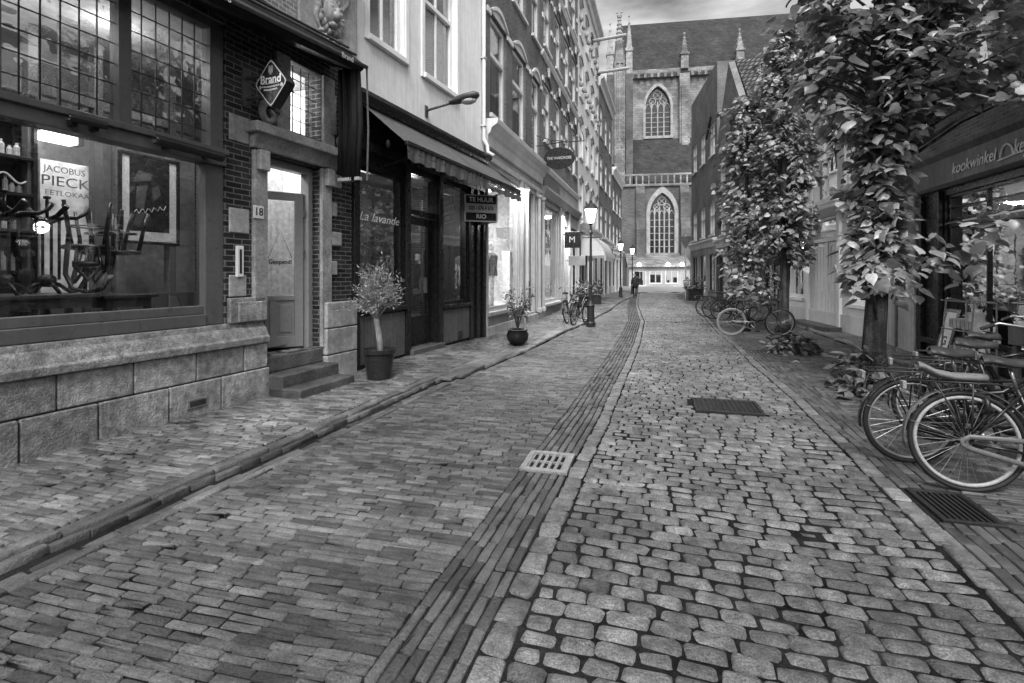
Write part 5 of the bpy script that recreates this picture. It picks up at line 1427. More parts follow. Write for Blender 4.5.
def pinnacle(mb, a, n, z0, w_, h, k=4):
    mb.box(a-w_, a+w_, n-w_, n+w_, z0, z0+h*.4); mb.box(a-w_*1.25, a+w_*1.25, n-w_*1.25, n+w_*1.25, z0+h*.38, z0+h*.43)
    b = [mb.p(a+x*w_*.9, n+y*w_*.9, z0+h*.43) for x, y in ((-1,-1),(1,-1),(1,1),(-1,1))]; tp = mb.p(a, n, z0+h)
    for i in range(4): mb.f.append([b[i], b[(i+1)%4], tp])
    for i in range(4):
        for j in range(1, 5):
            t_ = j/5.5; s_ = w_*.9*(1-t_); x, y = ((-1,-1),(1,-1),(1,1),(-1,1))[i]; blob(mb, a+x*s_, n+y*s_, z0+h*(.43+.57*t_), w_*.22, w_*.22, w_*.25, 5, 3)
    blob(mb, a, n, z0+h*.97, w_*.35, w_*.35, w_*.5, 6, 4)
for k in range(0, 5):
    a = ch(683.5, 100, NB)[0]+bay*k
    if a > nr-2: break
    m = MB(-1); m.box(a-.75, a+.75, NB, NB+1.1, 14, zc-.9); m.box(a-.5, a+.5, NB+1.1, NB+1.4, 20, zc-3)
    pinnacle(m, a, NB+.7, zc-.2, .55, 5.6); m.build('buttress', mt['brickCh'], church)
# aisle
al = ch(617, 184)[0]; ar = 40.
aw0, aw1 = ch(650, 250)[0], ch(674.5, 250)[0]; az0, azs = ch(660, 253)[1], ch(660, 213)[1]
ab = bay*.97
AW = [(aw0+ab*k, aw1+ab*k, az0, azs) for k in range(0, 4)]; AW = [w for w in AW if w[1] < ar-1]
m = MB(-1); wall_with_arches(m, al, ar, 0, aT, AW, 0); m.face([(al,0,0),(al,NB,0),(al,NB,aT),(al,0,aT)]); m.build('aisle_wall', mt['brickCh2'], church)
for w in AW: gothic_window(church, *w, 0, mt['sand'], 5, wide=.5)
m = MB(-1); m.prof([(-.3,aT-.1),(NB,zn0),(NB,aT-.1)], al+2.5, ar); m.build('aisle_roof', mt['slate'], church)
m = MB(-1)
m.prof([(0,aT-.35),(.25,aT-.3),(.3,aT),(0,aT)], al, ar); m.box(al, ar, .0, .25, aT+1.15, aT+1.4)
a = al
while a < ar: m.box(a, a+.2, .03, .22, aT, aT+1.15); a += .85
m.build('parapet', mt['brickCh'], church)
for x in (640, 684): 
    a = ch(x, 220, 0)[0]; m = MB(-1)
    m.box(a-.6, a+.6, 0, 1.5, 0, aT*.55); m.prof([(0,aT*.55),(1.5,aT*.55),(.9,aT*.66),(.9,aT*.9),(0,aT)], a-.6, a+.6); m.build('buttress', mt['brickCh2'], church)
# transept corner turret on the left
tl, tr_ = ch(613.5, 100, -2)[0], ch(626, 100, -2)[0]
tz = ch(620, 62, -2)[1]; tz2 = ch(620, 38, -2)[1]; tz3 = ch(618, 12, -2)[1]
m = MB(-1); tc_ = (tl+tr_)/2; tw = (tr_-tl)/2
def octo(mb, r0, r1, z0, z1, c=(tc_, -3.2)):
    mb.lathe([(r0, z0), (r1, z1)], (c[0], c[1]*1, 0), 8, True)
octo(m, tw, tw, 0, tz*.62); octo(m, tw*1.08, tw*1.08, tz*.62, tz*.64); octo(m, tw*.94, tw*.94, tz*.64, tz); octo(m, tw*1.1, tw*1.1, tz, tz+.5); octo(m, tw*.95, tw*.62, tz+.5, tz2)
for k in range(8):
    an = k*math.pi/4; m.tube([(tc_+tw*.98*math.cos(an), -3.2+tw*.98*math.sin(an), 2), (tc_+tw*.98*math.cos(an), -3.2+tw*.98*math.sin(an), tz)], .14, 6)
    an += math.pi/8
    m.tube([(tc_+tw*.93*math.cos(an), -3.2+tw*.93*math.sin(an), tz*.66), (tc_+tw*.93*math.cos(an), -3.2+tw*.93*math.sin(an), tz*.97)], .1, 5)
m.build('turret', mt['brickCh'], church)
m = MB(-1); octo(m, tw*.6, .1, tz2, tz3)
for k in range(8):
    an = k*math.pi/4
    for j in range(6): t_ = j/6; r_ = tw*.6*(1-t_)+.1*t_; blob(m, tc_+r_*math.cos(an), -3.2+r_*math.sin(an), tz2+(tz3-tz2)*t_, .16, .16, .2, 5, 3)
blob(m, tc_, -3.2, tz3, .35, .35, .5); m.tube([(tc_-.5,-3.2,tz3+.5),(tc_+.5,-3.2,tz3+.5)], .1, 6); m.tube([(tc_,-3.2,tz3),(tc_,-3.2,tz3+1.2)], .09, 6)
for da, h in ((-tw*1.5, 8), (tw*1.6, 9)): pinnacle(m, tc_+da, -3.4, tz-1.5, .45, h)
m.build('spire', mt['carve'], church)
m = MB(-1)
for da in (-tw*1.5, tw*1.6): m.box(tc_+da-.5, tc_+da+.5, -4, -2.6, 0, tz-1.5)
m.split('turret_buttress', mt['brickCh2'], church)
# low shops built against the church, lit
sx0, sx1 = ch(629, 280, 5)[0], ch(690, 280, 5)[0]
shp = empty('church_shop', (FX.p[0]+FX.n[0]*5+FX.d[0]*sx0, FX.p[1]+FX.n[1]*5+FX.d[1]*sx0, 0), CHR, 'low lit shops with a sloping roof built against the foot of the church', 'building')
Ls = sx1-sx0; zs_ = ch(650, 267, 5)[1]; zt_ = ch(650, 253, 0)[1]
m = MB(-1); sh = [(.6+i*2.0, 2.2+i*2.0, .4 if i % 3 else .05, zs_-.45) for i in range(int((Ls-1.0)/2.0))]
m.wall(0, Ls, 0, zs_, sh, .2); m.face([(0,0,0),(0,-5,0),(0,-5,zs_),(0,0,zs_)]); m.build('wall', mt['stucco'], shp)
m = MB(-1); m.prof([(.35,zs_-.05),(.35,zs_+.12),(-5,zt_),(-5,zt_-.2)], -.2, Ls+.2); m.build('roof', mt['shoproof'], shp)
random.seed(12)
for i, (a0, a1, z0, z1) in enumerate(sh):
    f_ = win(shp, -1, a0, a1, z0, z1, mt['white'], mt['glass'], n=-.1, w_=.09, cols=2)
m = MB(-1); m.box(0, Ls, -1.6, -1.5, 0, zs_); m.build('lit_interior', mt['shopglow'], shp)
m = MB(-1)
for k in range(18): a = random.uniform(.5, Ls-.7); m.box(a, a+random.uniform(.2, .7), -1.3, -.9, 0, random.uniform(.6, 2.))
m.split('counter', mt['goodsdark'], shp)
for a, lab in ((ch(639, 262, 5.3)[0]-sx0, 'bright lamp on the eaves of the church shops, left'), (ch(668, 262, 5.3)[0]-sx0, 'bright lamp on the eaves of the church shops, middle'), (ch(682, 262, 5.3)[0]-sx0, 'bright lamp on the eaves of the church shops, right')):
    w_ = FX.world(sx0+a, 5.4, zs_+.35)
    th = empty('eaves_lamp', w_, CHR, lab, 'lamp', 'lamps on the eaves of the church shops')
    m = MB(-1); blob(m, 0, 0, 0, .22, .22, .22, 10, 8); m.build('globe', mt['lamp'], th, smooth=True); m = MB(-1); m.tube([(0,0,-.2),(0,0,-.32)], .05, 6); m.build('bracket', mt['grille'], th)
    lamp_point('eaves_light', (w_[0], w_[1]-.5, w_[2]), 14, .3)
# ---------------------------------------------------------------- foliage
LEAF_V = np.array([(0,0,0),(.2,0,.02),(.45,0,.02),(.72,0,-.02),(1.04,0,-.15),
 (-.12,.19,-.02),(.03,.41,-.06),(.31,.46,-.07),(.6,.31,-.07),(.82,.13,-.09), (-.12,-.19,-.02),(.03,-.41,-.06),(.31,-.46,-.07),(.6,-.31,-.07),(.82,-.13,-.09)], float)
LEAF_F = [(0,5,6,1),(1,6,7,2),(2,7,8,3),(3,8,9,4),(0,1,11,10),(1,2,12,11),(2,3,13,12),(3,4,14,13)]
NAR_V = np.array([(0,0,0),(.5,.11,.01),(1,0,-.05),(.5,-.11,.01)], float); NAR_F = [(0,1,2,3)]
OVA_V = np.array([(0,0,0),(.3,0,.03),(.7,0,.0),(1,0,-.1),(.3,.26,-.02),(.7,.22,-.04),(.3,-.26,-.02),(.7,-.22,-.04)], float)
OVA_F = [(0,4,1),(1,4,5,2),(2,5,3),(0,1,6),(1,2,7,6),(2,3,7)]
def leaves(name, pts, dirs, sizes, mat, parent, tmpl='heart', up=.75, seed=0, petiole=.0):
    """one mesh of separate leaves; dirs = direction of each tip"""
    rs = np.random.RandomState(seed)
    V, F = {'heart': (LEAF_V, LEAF_F), 'narrow': (NAR_V, NAR_F), 'oval': (OVA_V, OVA_F)}[tmpl]
    n = len(pts); d = dirs/np.linalg.norm(dirs, axis=1, keepdims=True)
    nm = rs.normal(0, .45, (n, 3)); nm[:, 2] += up; nm += d*np.array([1, 1, 0])*.35
    y = np.cross(nm, d); y /= np.linalg.norm(y, axis=1, keepdims=True)+1e-9
    z = np.cross(d, y)
    curl = rs.uniform(.3, 2.2, n)
    P = V[None, :, :]*sizes[:, None, None]
    P = P.copy(); P[:, :, 2] *= curl[:, None]; P[:, :, 1] *= rs.uniform(.8, 1.12, n)[:, None]
    W = pts[:, None, :]+P[:, :, 0:1]*d[:, None, :]+P[:, :, 1:2]*y[:, None, :]+P[:, :, 2:3]*z[:, None, :]
    k = len(V)
    faces = [[i*k+q for q in f] for i in range(n) for f in F]
    me = bpy.data.meshes.new(name); me.from_pydata(W.reshape(-1, 3).tolist(), [], faces); me.materials.append(mat)
    me.polygons.foreach_set('use_smooth', [True]*len(me.polygons)); me.update()
    o = bpy.data.objects.new(name, me); COL.objects.link(o); o.parent = parent
    return o
def tree(loc, label, trunk_r, h0, h1, rad, nclump, per, size, seed, mat, prof, lean=(0, 0), xtra=None, squash=1.):
    """columnar street tree: trunk > limbs > leaf clumps hanging outward"""
    rs = np.random.RandomState(seed); random.seed(seed)
    r = empty('street_tree', loc, 0, label, 'tree', 'street trees on the right')
    m = MB()
    pts = []; rr = []
    K = 14
    for i in range(K+1):
        z = h1*.93*i/K
        pts.append((lean[0]*z+.04*math.sin(z*1.7+seed), lean[1]*z+.04*math.cos(z*1.3+seed), z)); rr.append(trunk_r*(1.35 if i == 0 else 1.)*(1-.8*i/K))
    m.tube(pts, rr, 12)
    m.build('trunk', mat[1], r, smooth=True)
    lim = MB(); tips = []
    for c in range(nclump):
        z = h0+(h1-h0)*rs.uniform(0, 1)**.95
        t_ = (z-h0)/(h1-h0); R_ = rad*prof(t_)
        az = rs.uniform(0, 2*math.pi)
        bump = 1+.15*math.sin(az*3+z*1.9+seed)+.12*math.sin(az*2-z*2.7)
        q = R_*bump*(rs.uniform(.25, 1.)**.5)
        tip = np.array([lean[0]*z+q*math.cos(az), lean[1]*z+q*math.sin(az)*squash, z])
        tips.append((tip, az, q))
        if c % 2 == 0:
            zb = max(h0*.9, z-q*.55); b = (lean[0]*zb, lean[1]*zb, zb); mid = ((b[0]+tip[0])/2, (b[1]+tip[1])/2, (zb+z)/2+.08)
            lim.tube([b, mid, tuple(tip)], [trunk_r*.17, trunk_r*.09, .005], 5, False)
    if xtra:
        for ei, e in enumerate(xtra):
            tip = np.array(e); tips.append((tip, math.atan2(e[1], e[0]), math.hypot(e[0], e[1])))
            if ei % 4: continue
            zb = max(.8, e[2]-.5-.35*math.hypot(e[0], e[1])); lim.tube([(0,0,zb), (e[0]*.5, e[1]*.5, (zb+e[2])/2+.12), e], [.03, .018, .006], 5, False)
    lim.build('limb', mat[1], r, smooth=True)
    P, D, S_ = [], [], []
    for tip, az, q in tips:
        cr = size*1.25
        for k in range(per):
            o = rs.normal(0, 1, 3)*np.array([cr, cr, cr*.7])*.75
            P.append(tip+o)
            a2 = az+rs.normal(0, .8)
            D.append((math.cos(a2), math.sin(a2), -.55+rs.normal(0, .35))); S_.append(size*rs.choice([.5,.75,1.,1.3])*rs.uniform(.85, 1.15))
    leaves('crown', np.array(P), np.array(D, float), np.array(S_), mat[0], r, 'heart', .8, seed)
    return r
bulge = lambda t: .62+.5*math.sin(math.pi*min(1, t*1.05)**.8)*(1-.25*t) if t < .97 else .3
def prof_near(t):
    return .18 if t < .3 else .22+(t-.3)*5.5 if t < .45 else 1.0
tree((2.94, 8.05, 0), 'nearest leafy street tree with large heart shaped leaves beside the bicycles', .15, 1.35, 7.4, 1.0, 330, 19, .13, 11, (mt['leaf'], mt['bark']), prof_near,
     xtra=[(-.3,-.6,1.4),(-.2,-.7,1.5),(.3,-1.0,1.75),(.5,-1.2,1.9),(-.3,-.3,1.6),(.1,-.5,1.35),(.4,-.9,1.6),(.7,-1.0,2.1)]+[(random.uniform(.3,2.1), random.uniform(-1.6,.2), random.uniform(3.5,5.6)) for _ in range(70)])
tree((3.27, 14.6, 0), 'second street tree, a tall leafy column behind the white wheeled bicycle', .15, 1.7, 7.8, .62, 290, 17, .13, 23, (mt['leafb'], mt['bark']),
     lambda t: (.8+.35*math.sin(t*3.1))*(1 if t < .75 else max(.3, 1-(t-.75)*2.6)), xtra=[(-1.2,-.3,1.1),(-1.0,-.6,1.0),(-.9,-.5,1.4),(-1.3,-.2,1.6),(-.8,-.3,.8)])
tree((2.42, 14.9, 0), 'slim dark trunked street tree just left of the second tree, bicycle leaning on it', .09, 1.0, 6.3, .62, 210, 15, .13, 31, (mt['leafb'], mt['bark']),
     lambda t: (.8+.35*math.sin(t*3.1))*(1-.3*t))
def bush(name, loc, label, cat, rad, h, n, size, mat, seed, stems=5, tmpl='heart', pot=None, z0=0., group=None):
    rs = np.random.RandomState(seed)
    r = empty(name, loc, 0, label, cat, group)
    m = MB()
    for k in range(stems):
        a = k*2.4; m.tube([(0,0,z0),(rad*.4*math.cos(a), rad*.4*math.sin(a), z0+h*.5),(rad*.75*math.cos(a), rad*.75*math.sin(a), z0+h*.85)], [.014,.01,.004], 5)
    m.build('stem', mt['bark'], r)
    P, D = [], []
    for i in range(n):
        th = rs.uniform(0, 2*math.pi); u = rs.uniform(0, 1)**.5; ph = math.acos(rs.uniform(0, 1))
        b = 1+.25*math.sin(3*th+seed)
        P.append((rad*u*math.sin(ph)*math.cos(th)*b, rad*u*math.sin(ph)*math.sin(th)*b, z0+.04+h*u*math.cos(ph))); D.append((math.cos(th), math.sin(th), rs.normal(-.15, .4)))
    leaves('foliage', np.array(P), np.array(D, float), size*rs.uniform(.6, 1.2, n), mat, r, tmpl, .8, seed)
    return r
bush('ground_shrub', (2.62, 10.9, 0), 'low leafy shrub on the pavement in front of the second tree', 'plant', .42, .4, 150, .16, mt['shrub'], 5)
bush('ground_shrub', (2.32, 10.75, 0), 'pale leaved clump of dry leaves at the left side of the low shrub', 'plant', .25, .3, 60, .13, mt['olive'], 6, 4, 'oval')
bush('climbing_plant', (2.68, 7.75, 0), 'leafy plant growing round the foot of the nearest tree trunk', 'plant', .36, .5, 130, .12, mt['shrub'], 7)
bush('climbing_plant', (2.5, 7.3, 0), 'low sprawl of dark leaves on the paving left of the nearest trunk', 'plant', .35, .3, 70, .12, mt['shrub'], 8, 4)
rs = np.random.RandomState(4)
for k, (x, y) in enumerate(((3.0,10.6),(3.15,10.75),(3.3,10.55),(2.9,9.6),(2.35,9.7),(3.5,11.2),(3.65,11.0))):
    P = np.array([(0,0,.012)]); o = leaves('fallen_leaf', P, np.array([(math.cos(k*1.9), math.sin(k*1.9), 0.)]), np.array([.26]), mt['fallen'], None, 'heart', 6., k); o.location = (x, y, .012)
    tag(o, 'pale fallen leaf lying on the paving near the low shrub', 'leaf', 'fallen leaves on the right pavement')
# olive tree in black pot
ol = empty('potted_olive', (-3.70, 6.42, .05), 0, 'small bushy olive tree in a tapered black pot outside the dark shopfront', 'potted tree')
m = MB(); m.lathe([(.155,0),(.165,.02),(.215,.36),(.235,.365),(.24,.42),(.225,.42),(.215,.37),(.0,.36)], n=28); m.build('pot', mt['pot'], ol, smooth=False, bevel=0)
m = MB(); m.lathe([(.212,.365),(.15,.385),(0,.375)], n=18, cap=False); m.build('soil', mt['soil'], ol)
m = MB(); m.tube([(.03,0,.34),(.01,0,.55),(-.03,0,.75),(-.05,0,.88)], [.05,.045,.042,.03], 10)
rs = np.random.RandomState(2); P, D = [], []
for k in range(26):
    a = k*2.39996; rr_ = .32*math.sqrt((k+.5)/26); tz_ = 1.0+.75*(1-(rr_/.34)**1.6)*rs.uniform(.55, 1.)
    tip = np.array((-.03+rr_*math.cos(a), rr_*math.sin(a), tz_)); b = np.array((-.04, 0, .82)); md = (b+tip)/2+np.array((0,0,.05))
    m.tube([tuple(b), tuple(md), tuple(tip)], [.016,.009,.003], 5, False)
    for s_ in range(5):
        t2 = tip+rs.normal(0, 1, 3)*.085; 
        for j in range(24):
            u = rs.uniform(0, 1); q = md+(t2-md)*u+rs.normal(0, .018, 3)
            d = (t2-md)/np.linalg.norm(t2-md)+rs.normal(0, .7, 3); P.append(q); D.append(d)
m.build('trunk', mt['barkpale'], ol, smooth=True)
leaves('foliage', np.array(P), np.array(D), .062*rs.uniform(.6, 1.25, len(P)), mt['olive'], ol, 'narrow', .3, 3)
# bowl pot with a thin shrub
bp = empty('potted_shrub', (-2.73, 10.35, .05), 0, 'thin airy shrub in a glossy black bowl near the kerb', 'potted plant')
m = MB(); m.lathe([(.12,0),(.15,.01),(.22,.1),(.235,.2),(.2,.29),(.225,.31),(.2,.32),(.18,.28),(0,.27)], n=26); m.build('pot', mt['glaze'], bp, smooth=True)
m = MB(); P, D = [], []; rs = np.random.RandomState(8)
for k in range(14):
    a = k*2.4; tip = np.array((.26*math.cos(a)*rs.uniform(.5,1.2), .26*math.sin(a)*rs.uniform(.5,1.2), rs.uniform(.7, 1.2))); b = np.array((0,0,.28)); md = (b*.6+tip*.4)+np.array((0,0,.08))
    m.tube([tuple(b), tuple(md), tuple(tip)], [.01,.007,.003], 5, False)
    for j in range(26): u = rs.uniform(.2, 1.1); P.append(md+(tip-md)*u+rs.normal(0, .05, 3)); D.append((math.cos(a)+rs.normal(0,.6), math.sin(a)+rs.normal(0,.6), rs.normal(0,.5)))
m.build('stem', mt['bark'], bp); leaves('foliage', np.array(P), np.array(D), .06*rs.uniform(.6, 1.3, len(P)), mt['shrub'], bp, 'oval', .6, 3)
# box planters
def planter(loc, label, wx, wy, h, seed):
    r = empty('box_planter', loc, R(6), label, 'planter')
    m = MB(); m.box(-wx, wx, -wy, wy, 0, h); m.box(-wx-.03, wx+.03, -wy-.03, wy+.03, h-.08, h); m.build('box', mt['darkpaint'], r, bevel=.015)
    rs = np.random.RandomState(seed); n = 260
    P = np.stack([rs.uniform(-wx*1.25, wx*1.25, n), rs.uniform(-wy*1.2, wy*1.2, n), h+rs.uniform(-.05, .75, n)*rs.uniform(.4, 1, n)], 1)
    D = np.stack([P[:,0]+rs.normal(0,.3,n), P[:,1]+rs.normal(0,.3,n), rs.normal(0.1,.4,n)], 1); leaves('foliage', P, D, .17*rs.uniform(.6,1.2,n), mt['shrub'], r, 'oval', .7, seed)
    return r
planter((2.35, 31.8, 0), 'dark square planter with a bush at the right kerb, below the triangular sign', .42, .42, .7, 3)
for k, (x, y, lb) in enumerate(((-2.95, 23.2, 'nearer dark tub with dark foliage on the left pavement past the first lantern'), (-2.75, 25.6, 'farther dark tub with dark foliage on the left pavement past the first lantern'))):
    planter((x, y, .05), lb, .28, .28, .5, 8+k)

# ---------------------------------------------------------------- bicycles
def tube_obj(name, mat, parent, segs, smooth=True):
    m = MB()
    for pts, r, n in segs: m.tube(pts, r, n)
    return m.build(name, mat, parent, smooth=smooth)
def bicycle(label, loc, rz, lean=R(4), frame='bikeblack', rim='rim', tyre='rubber', carrier=True, guard='bikeblack', cushion=False, chaincase='bikeblack', men=False, steer=0., group='bicycles parked along the street', fguard=True, basket=False, rimw=False):
    b = empty('bicycle', loc, rz, label, 'bicycle', group, rx=lean)
    RW = .345; rear, front = (-.53, 0, RW), (.57, 0, RW)
    fm = mt[frame]
    BB, ST, HT, HB = (-.08,0,.28), (-.235,0,.72), (.33,0,.86), (.37,0,.66)
    segs = [([BB, ST], .017, 8), ([HT, HB], .02, 8), ([BB, (.1,0,.4), HB], .02, 8)]
    if men: segs.append(([(-.215,0,.68), (.345,0,.79)], .017, 8))
    else: segs.append(([(-.18,0,.57), (.08,0,.6), (.345,0,.8)], .016, 8))
    for q in (-.05, .05):
        segs += [([(BB[0],q*.6,BB[2]), (rear[0],q,rear[2])], .011, 6), ([(ST[0]+.01,q*.4,ST[2]-.04), (rear[0],q,rear[2])], .009, 6)]
    tube_obj('frame', fm, b, segs)
    fk = []
    for q in (-.05, .05): fk.append(([(HB[0]+.005,q,HB[2]-.03), (.46,q,.5), (front[0],q,front[2])], [.013,.012,.009], 6))
    fk.append(([(HB[0],-.05,HB[2]-.03),(HB[0],.05,HB[2]-.03)], .014, 6)); tube_obj('fork', fm, b, fk)
    for c, nm in ((rear, 'rear'), (front, 'front')):
        if nm == 'front' and tyre == 'rimwhite': tyre, rim = 'rubber', 'rim'
        m = MB(); n = 32
        for i in range(n):
            a = 2*math.pi*i/n; s_ = .025*(1 if i % 2 else -1); ho = .022
            a2 = a+(.35 if (i//2) % 2 else -.35)
            m.tube([(c[0]+ho*math.cos(a2), s_, c[2]+ho*math.sin(a2)), (c[0]+(RW-.045)*math.cos(a), 0, c[2]+(RW-.045)*math.sin(a))], .0016, 4, False)
        m.tube([(c[0],-.045,c[2]),(c[0],.045,c[2])], .022, 10); wh = m.build('wheel', mt['steel'], b)
        tw = .016 if rimw else .019
        m = MB(); m.torus(c, RW-tw, (tw, .02), 'y', 48, 8); m.build('tyre', mt[tyre], wh, smooth=True)
        m = MB(); m.torus(c, RW-.045, (.014, .016) if rimw else (.011, .015), 'y', 48, 6); m.build('rim', mt[rim], wh, smooth=True)
    if guard:
        m = MB(); m.torus(rear, RW+.022, (.004, .03), 'y', 26, 6, R(20), R(190)); m.build('mudguard', mt[guard], b, smooth=True)
        for q in (-.035, .035):
            tube_obj('guard_stay', mt['steel'], b, [([(rear[0],q,rear[2]),(rear[0]-.33,q*.8,rear[2]+.12)], .003, 4)])
        if fguard: m = MB(); m.torus(front, RW+.02, (.004, .028), 'y', 22, 6, R(25), R(150)); m.build('mudguard', mt[guard], b, smooth=True)
    if carrier:
        s_ = []
        for q in (-.06, .06): s_ += [([(-.28,q*.6,.73),(-.36,q,.75),(-.86,q,.75)], .007, 6), ([(-.72,q,.75),(rear[0],q*.9,rear[2]+.02)], .006, 5), ([(-.5,q,.75),(rear[0]+.01,q*.9,rear[2]+.02)], .006, 5)]
        for x in (-.4,-.55,-.7,-.86): s_.append(([(x,-.06,.75),(x,.06,.75)], .006, 5))
        tube_obj('carrier', mt['blackmetal'], b, s_)
    if cushion:
        m = MB(); prev = None
        for i, (x, hw, z) in enumerate(((-.80,.04,.85),(-.78,.08,.85),(-.70,.09,.805),(-.6,.085,.785),(-.46,.075,.785),(-.40,.04,.785))):
            rg = [m.p(x, hw*math.cos(k*math.pi/6), z+.03*math.sin(k*math.pi/6)) for k in range(12)]
            if prev:
                for k in range(12): m.f.append([prev[k], prev[(k+1)%12], rg[(k+1)%12], rg[k]])
            else: m.f.append(rg)
            prev = rg
        m.f.append(prev); m.build('carrier_cushion', mt['cushion'], b, smooth=True)
    # saddle
    m = MB(); prev = None
    for x, hw, z in ((-.42,.03,.915),(-.40,.085,.925),(-.34,.1,.915),(-.27,.065,.9),(-.2,.035,.9),(-.13,.028,.9),(-.115,.012,.89)):
        rg = [m.p(x, hw*math.cos(k*math.pi/6), z+.028*math.sin(k*math.pi/6)-.02*abs(math.cos(k*math.pi/6))) for k in range(12)]
        if prev:
            for k in range(12): m.f.append([prev[k], prev[(k+1)%12], rg[(k+1)%12], rg[k]])
        else: m.f.append(rg)
        prev = rg
    m.f.append(prev); m.build('saddle', mt['saddle'], b, smooth=True)
    s_ = [([ST, (-.265,0,.86)], .012, 8)]
    for q in (-.03, .03): s_.append(([(-.38,q,.875),(-.27,q,.865),(-.16,q*.5,.88)], .004, 5))
    tube_obj('seat_post', mt['steel'], b, s_)
    hb = [([HT, (.315,0,1.0)], .013, 8)]
    cs_, sn_ = math.cos(steer), math.sin(steer)
    def st(x, y, z): return (.315+x*cs_-y*sn_, x*sn_+y*cs_, z)
    hb.append(([st(-.2,-.27,1.06), st(-.06,-.26,1.1), st(.05,-.1,1.08), st(.05,0,1.05), st(.05,.1,1.08), st(-.06,.26,1.1), st(-.2,.27,1.06)], .011, 8)); hb.append(([(.315,0,1.0), st(.05,0,1.05)], .012, 8))
    h = tube_obj('handlebar', mt['steel'], b, hb)
    for q in (-.27, .27): tube_obj('grip', mt['rubber'], h, [([st(-.2,q,1.06), st(-.1,q*.985,1.088)], .016, 8)])
    if chaincase:
        m = MB()
        m.tube([(-.05,-.058,.375),(-.3,-.058,.385),(-.53,-.058,.385),(-.575,-.058,.36),(-.575,-.058,.33),(-.53,-.058,.305),(-.3,-.058,.245),(-.08,-.058,.185),(0,-.058,.21),(.03,-.058,.28),(0,-.058,.35),(-.05,-.058,.375)], [(.01,.018)]*12, 8)
        m.build('chain_case', mt[chaincase], b, smooth=True)
    else:
        m = MB(); m.torus((BB[0],-.06,BB[2]), .085, (.012,.004), 'y', 24, 5); m.tube([(BB[0],-.06,BB[2]+.085),(rear[0],-.055,rear[2]+.035)], .004, 4); m.tube([(BB[0],-.06,BB[2]-.085),(rear[0],-.055,rear[2]-.035)], .004, 4); m.build('chainring', mt['steel'], b)
    s_ = [([(BB[0],-.09,BB[2]),(BB[0]+.12,-.1,BB[2]-.12)], .01, 6), ([(BB[0],.09,BB[2]),(BB[0]-.12,.1,BB[2]+.12)], .01, 6), ([(BB[0],-.09,BB[2]),(BB[0],.09,BB[2])], .018, 8)]
    tube_obj('crank', mt['steel'], b, s_)
    for q in (-1, 1):
        m = MB(); x, z = BB[0]-q*.12*-1*-1, BB[2]+q*.12; m.box(x-.045, x+.045, (.1 if q > 0 else -.19), (.19 if q > 0 else -.1), z-.012, z+.012); m.build('pedal', mt['rubber'], b, bevel=.004)
    tube_obj('brake_cable', mt['rubber'], b, [([st(.05,-.12,1.08), (.5,-.05,.98), (.45,-.03,.8), (.43,-.02,.66)], .004, 5), ([st(.05,.12,1.08), (.46,.06,1.0), (.36,.03,.84), (.2,.025,.52), (-.05,.03,.33)], .004, 5)])
    m = MB(); m.torus((-.42,0,.6), .055, (.012,.016), 'x', 16, 6); m.build('ring_lock', mt['blackmetal'], b, smooth=True)
    m = MB(); m.lathe([(.0,-.06),(.03,-.05),(.045,.0),(.045,.02),(0,.02)], n=12); o = m.build('headlight', mt['blackmetal'], b, smooth=True); o.location = (.44, 0, .8); o.rotation_euler = (0, R(90), 0)
    m = MB(); m.box(-.9,-.875,-.03,.03,.68,.74); m.build('rear_light', mt['signgrey'], b, bevel=.006)
    tube_obj('kickstand', mt['blackmetal'], b, [([(BB[0]-.05,.05,BB[2]-.02),(BB[0]-.16,.2,.01)], .009, 6)])
    if basket:
        m = MB()
        for z in (.86,.93,1.0): m.tube([(.45,-.17,z),(.75,-.17,z),(.75,.17,z),(.45,.17,z),(.45,-.17,z)], .006, 5)
        m.box(.45,.75,-.17,.17,.84,.85)
        for i in range(8):
            x = .45+.3*i/7
            for q in (-.17,.17): m.tube([(x,q,.84),(x,q,1.01)], .004, 4)
        m.build('basket', mt['blackmetal'], b)
    return b
# parked with the rear wheel to the street (local +x away from the street)
bicycle('nearest bicycle with pale rims, grey chain case and a grey cushion on its carrier', (2.63, 4.22, 0), R(-3), R(-5), 'bikeblack', 'rimwhite', 'rubber', True, 'bikegrey', True, 'bikegrey', rimw=True)
bicycle('second bicycle from the camera, with thick black tyres, just behind the nearest one', (2.5, 4.82, 0), R(4), R(4), 'bikeblack', 'rim', 'rubber', True, 'bikeblack', False, 'bikeblack', steer=.3)
bicycle('third bicycle in the near row, dark, with a front basket', (3.0, 5.45, 0), R(-6), R(5), 'bikeblack', 'rimwhite', 'rubber', True, 'bikeblack', False, 'bikeblack', steer=-.3, basket=True)
bicycle('rearmost dark bicycle of the near row, closest to the tree trunk', (3.4, 6.05, 0), R(8), R(-4), 'bikeblack', 'rim', 'rubber', True, 'bikeblack', False, 'bikeblack', men=True, steer=.4)
bicycle('bicycle with white tyres and no mudguards leaning on the slim tree', (2.4, 13.75, 0), R(2), R(8), 'bikeblack', 'rimwhite', 'rimwhite', False, None, False, None, men=True, steer=.2)
bicycle('black bicycle in the far row on the right, nearest of the three', (2.7, 18.1, 0), R(-4), R(4), rim='rim', group='bicycles parked along the street')
bicycle('black bicycle in the far row on the right, middle of the three', (2.5, 18.8, 0), R(5), R(-4), basket=True)
bicycle('black bicycle in the far row on the right, last before the planter', (2.35, 19.6, 0), R(-2), R(5))
bicycle('bicycle leaning by the first lantern on the left kerb, seen end on', (-2.12, 15.25, .03), R(80), R(5), basket=False, steer=.5)
bicycle('second bicycle by the first lantern, on its wall side', (-2.45, 15.75, .05), R(86), R(-6), rim='rimwhite', steer=-.4)
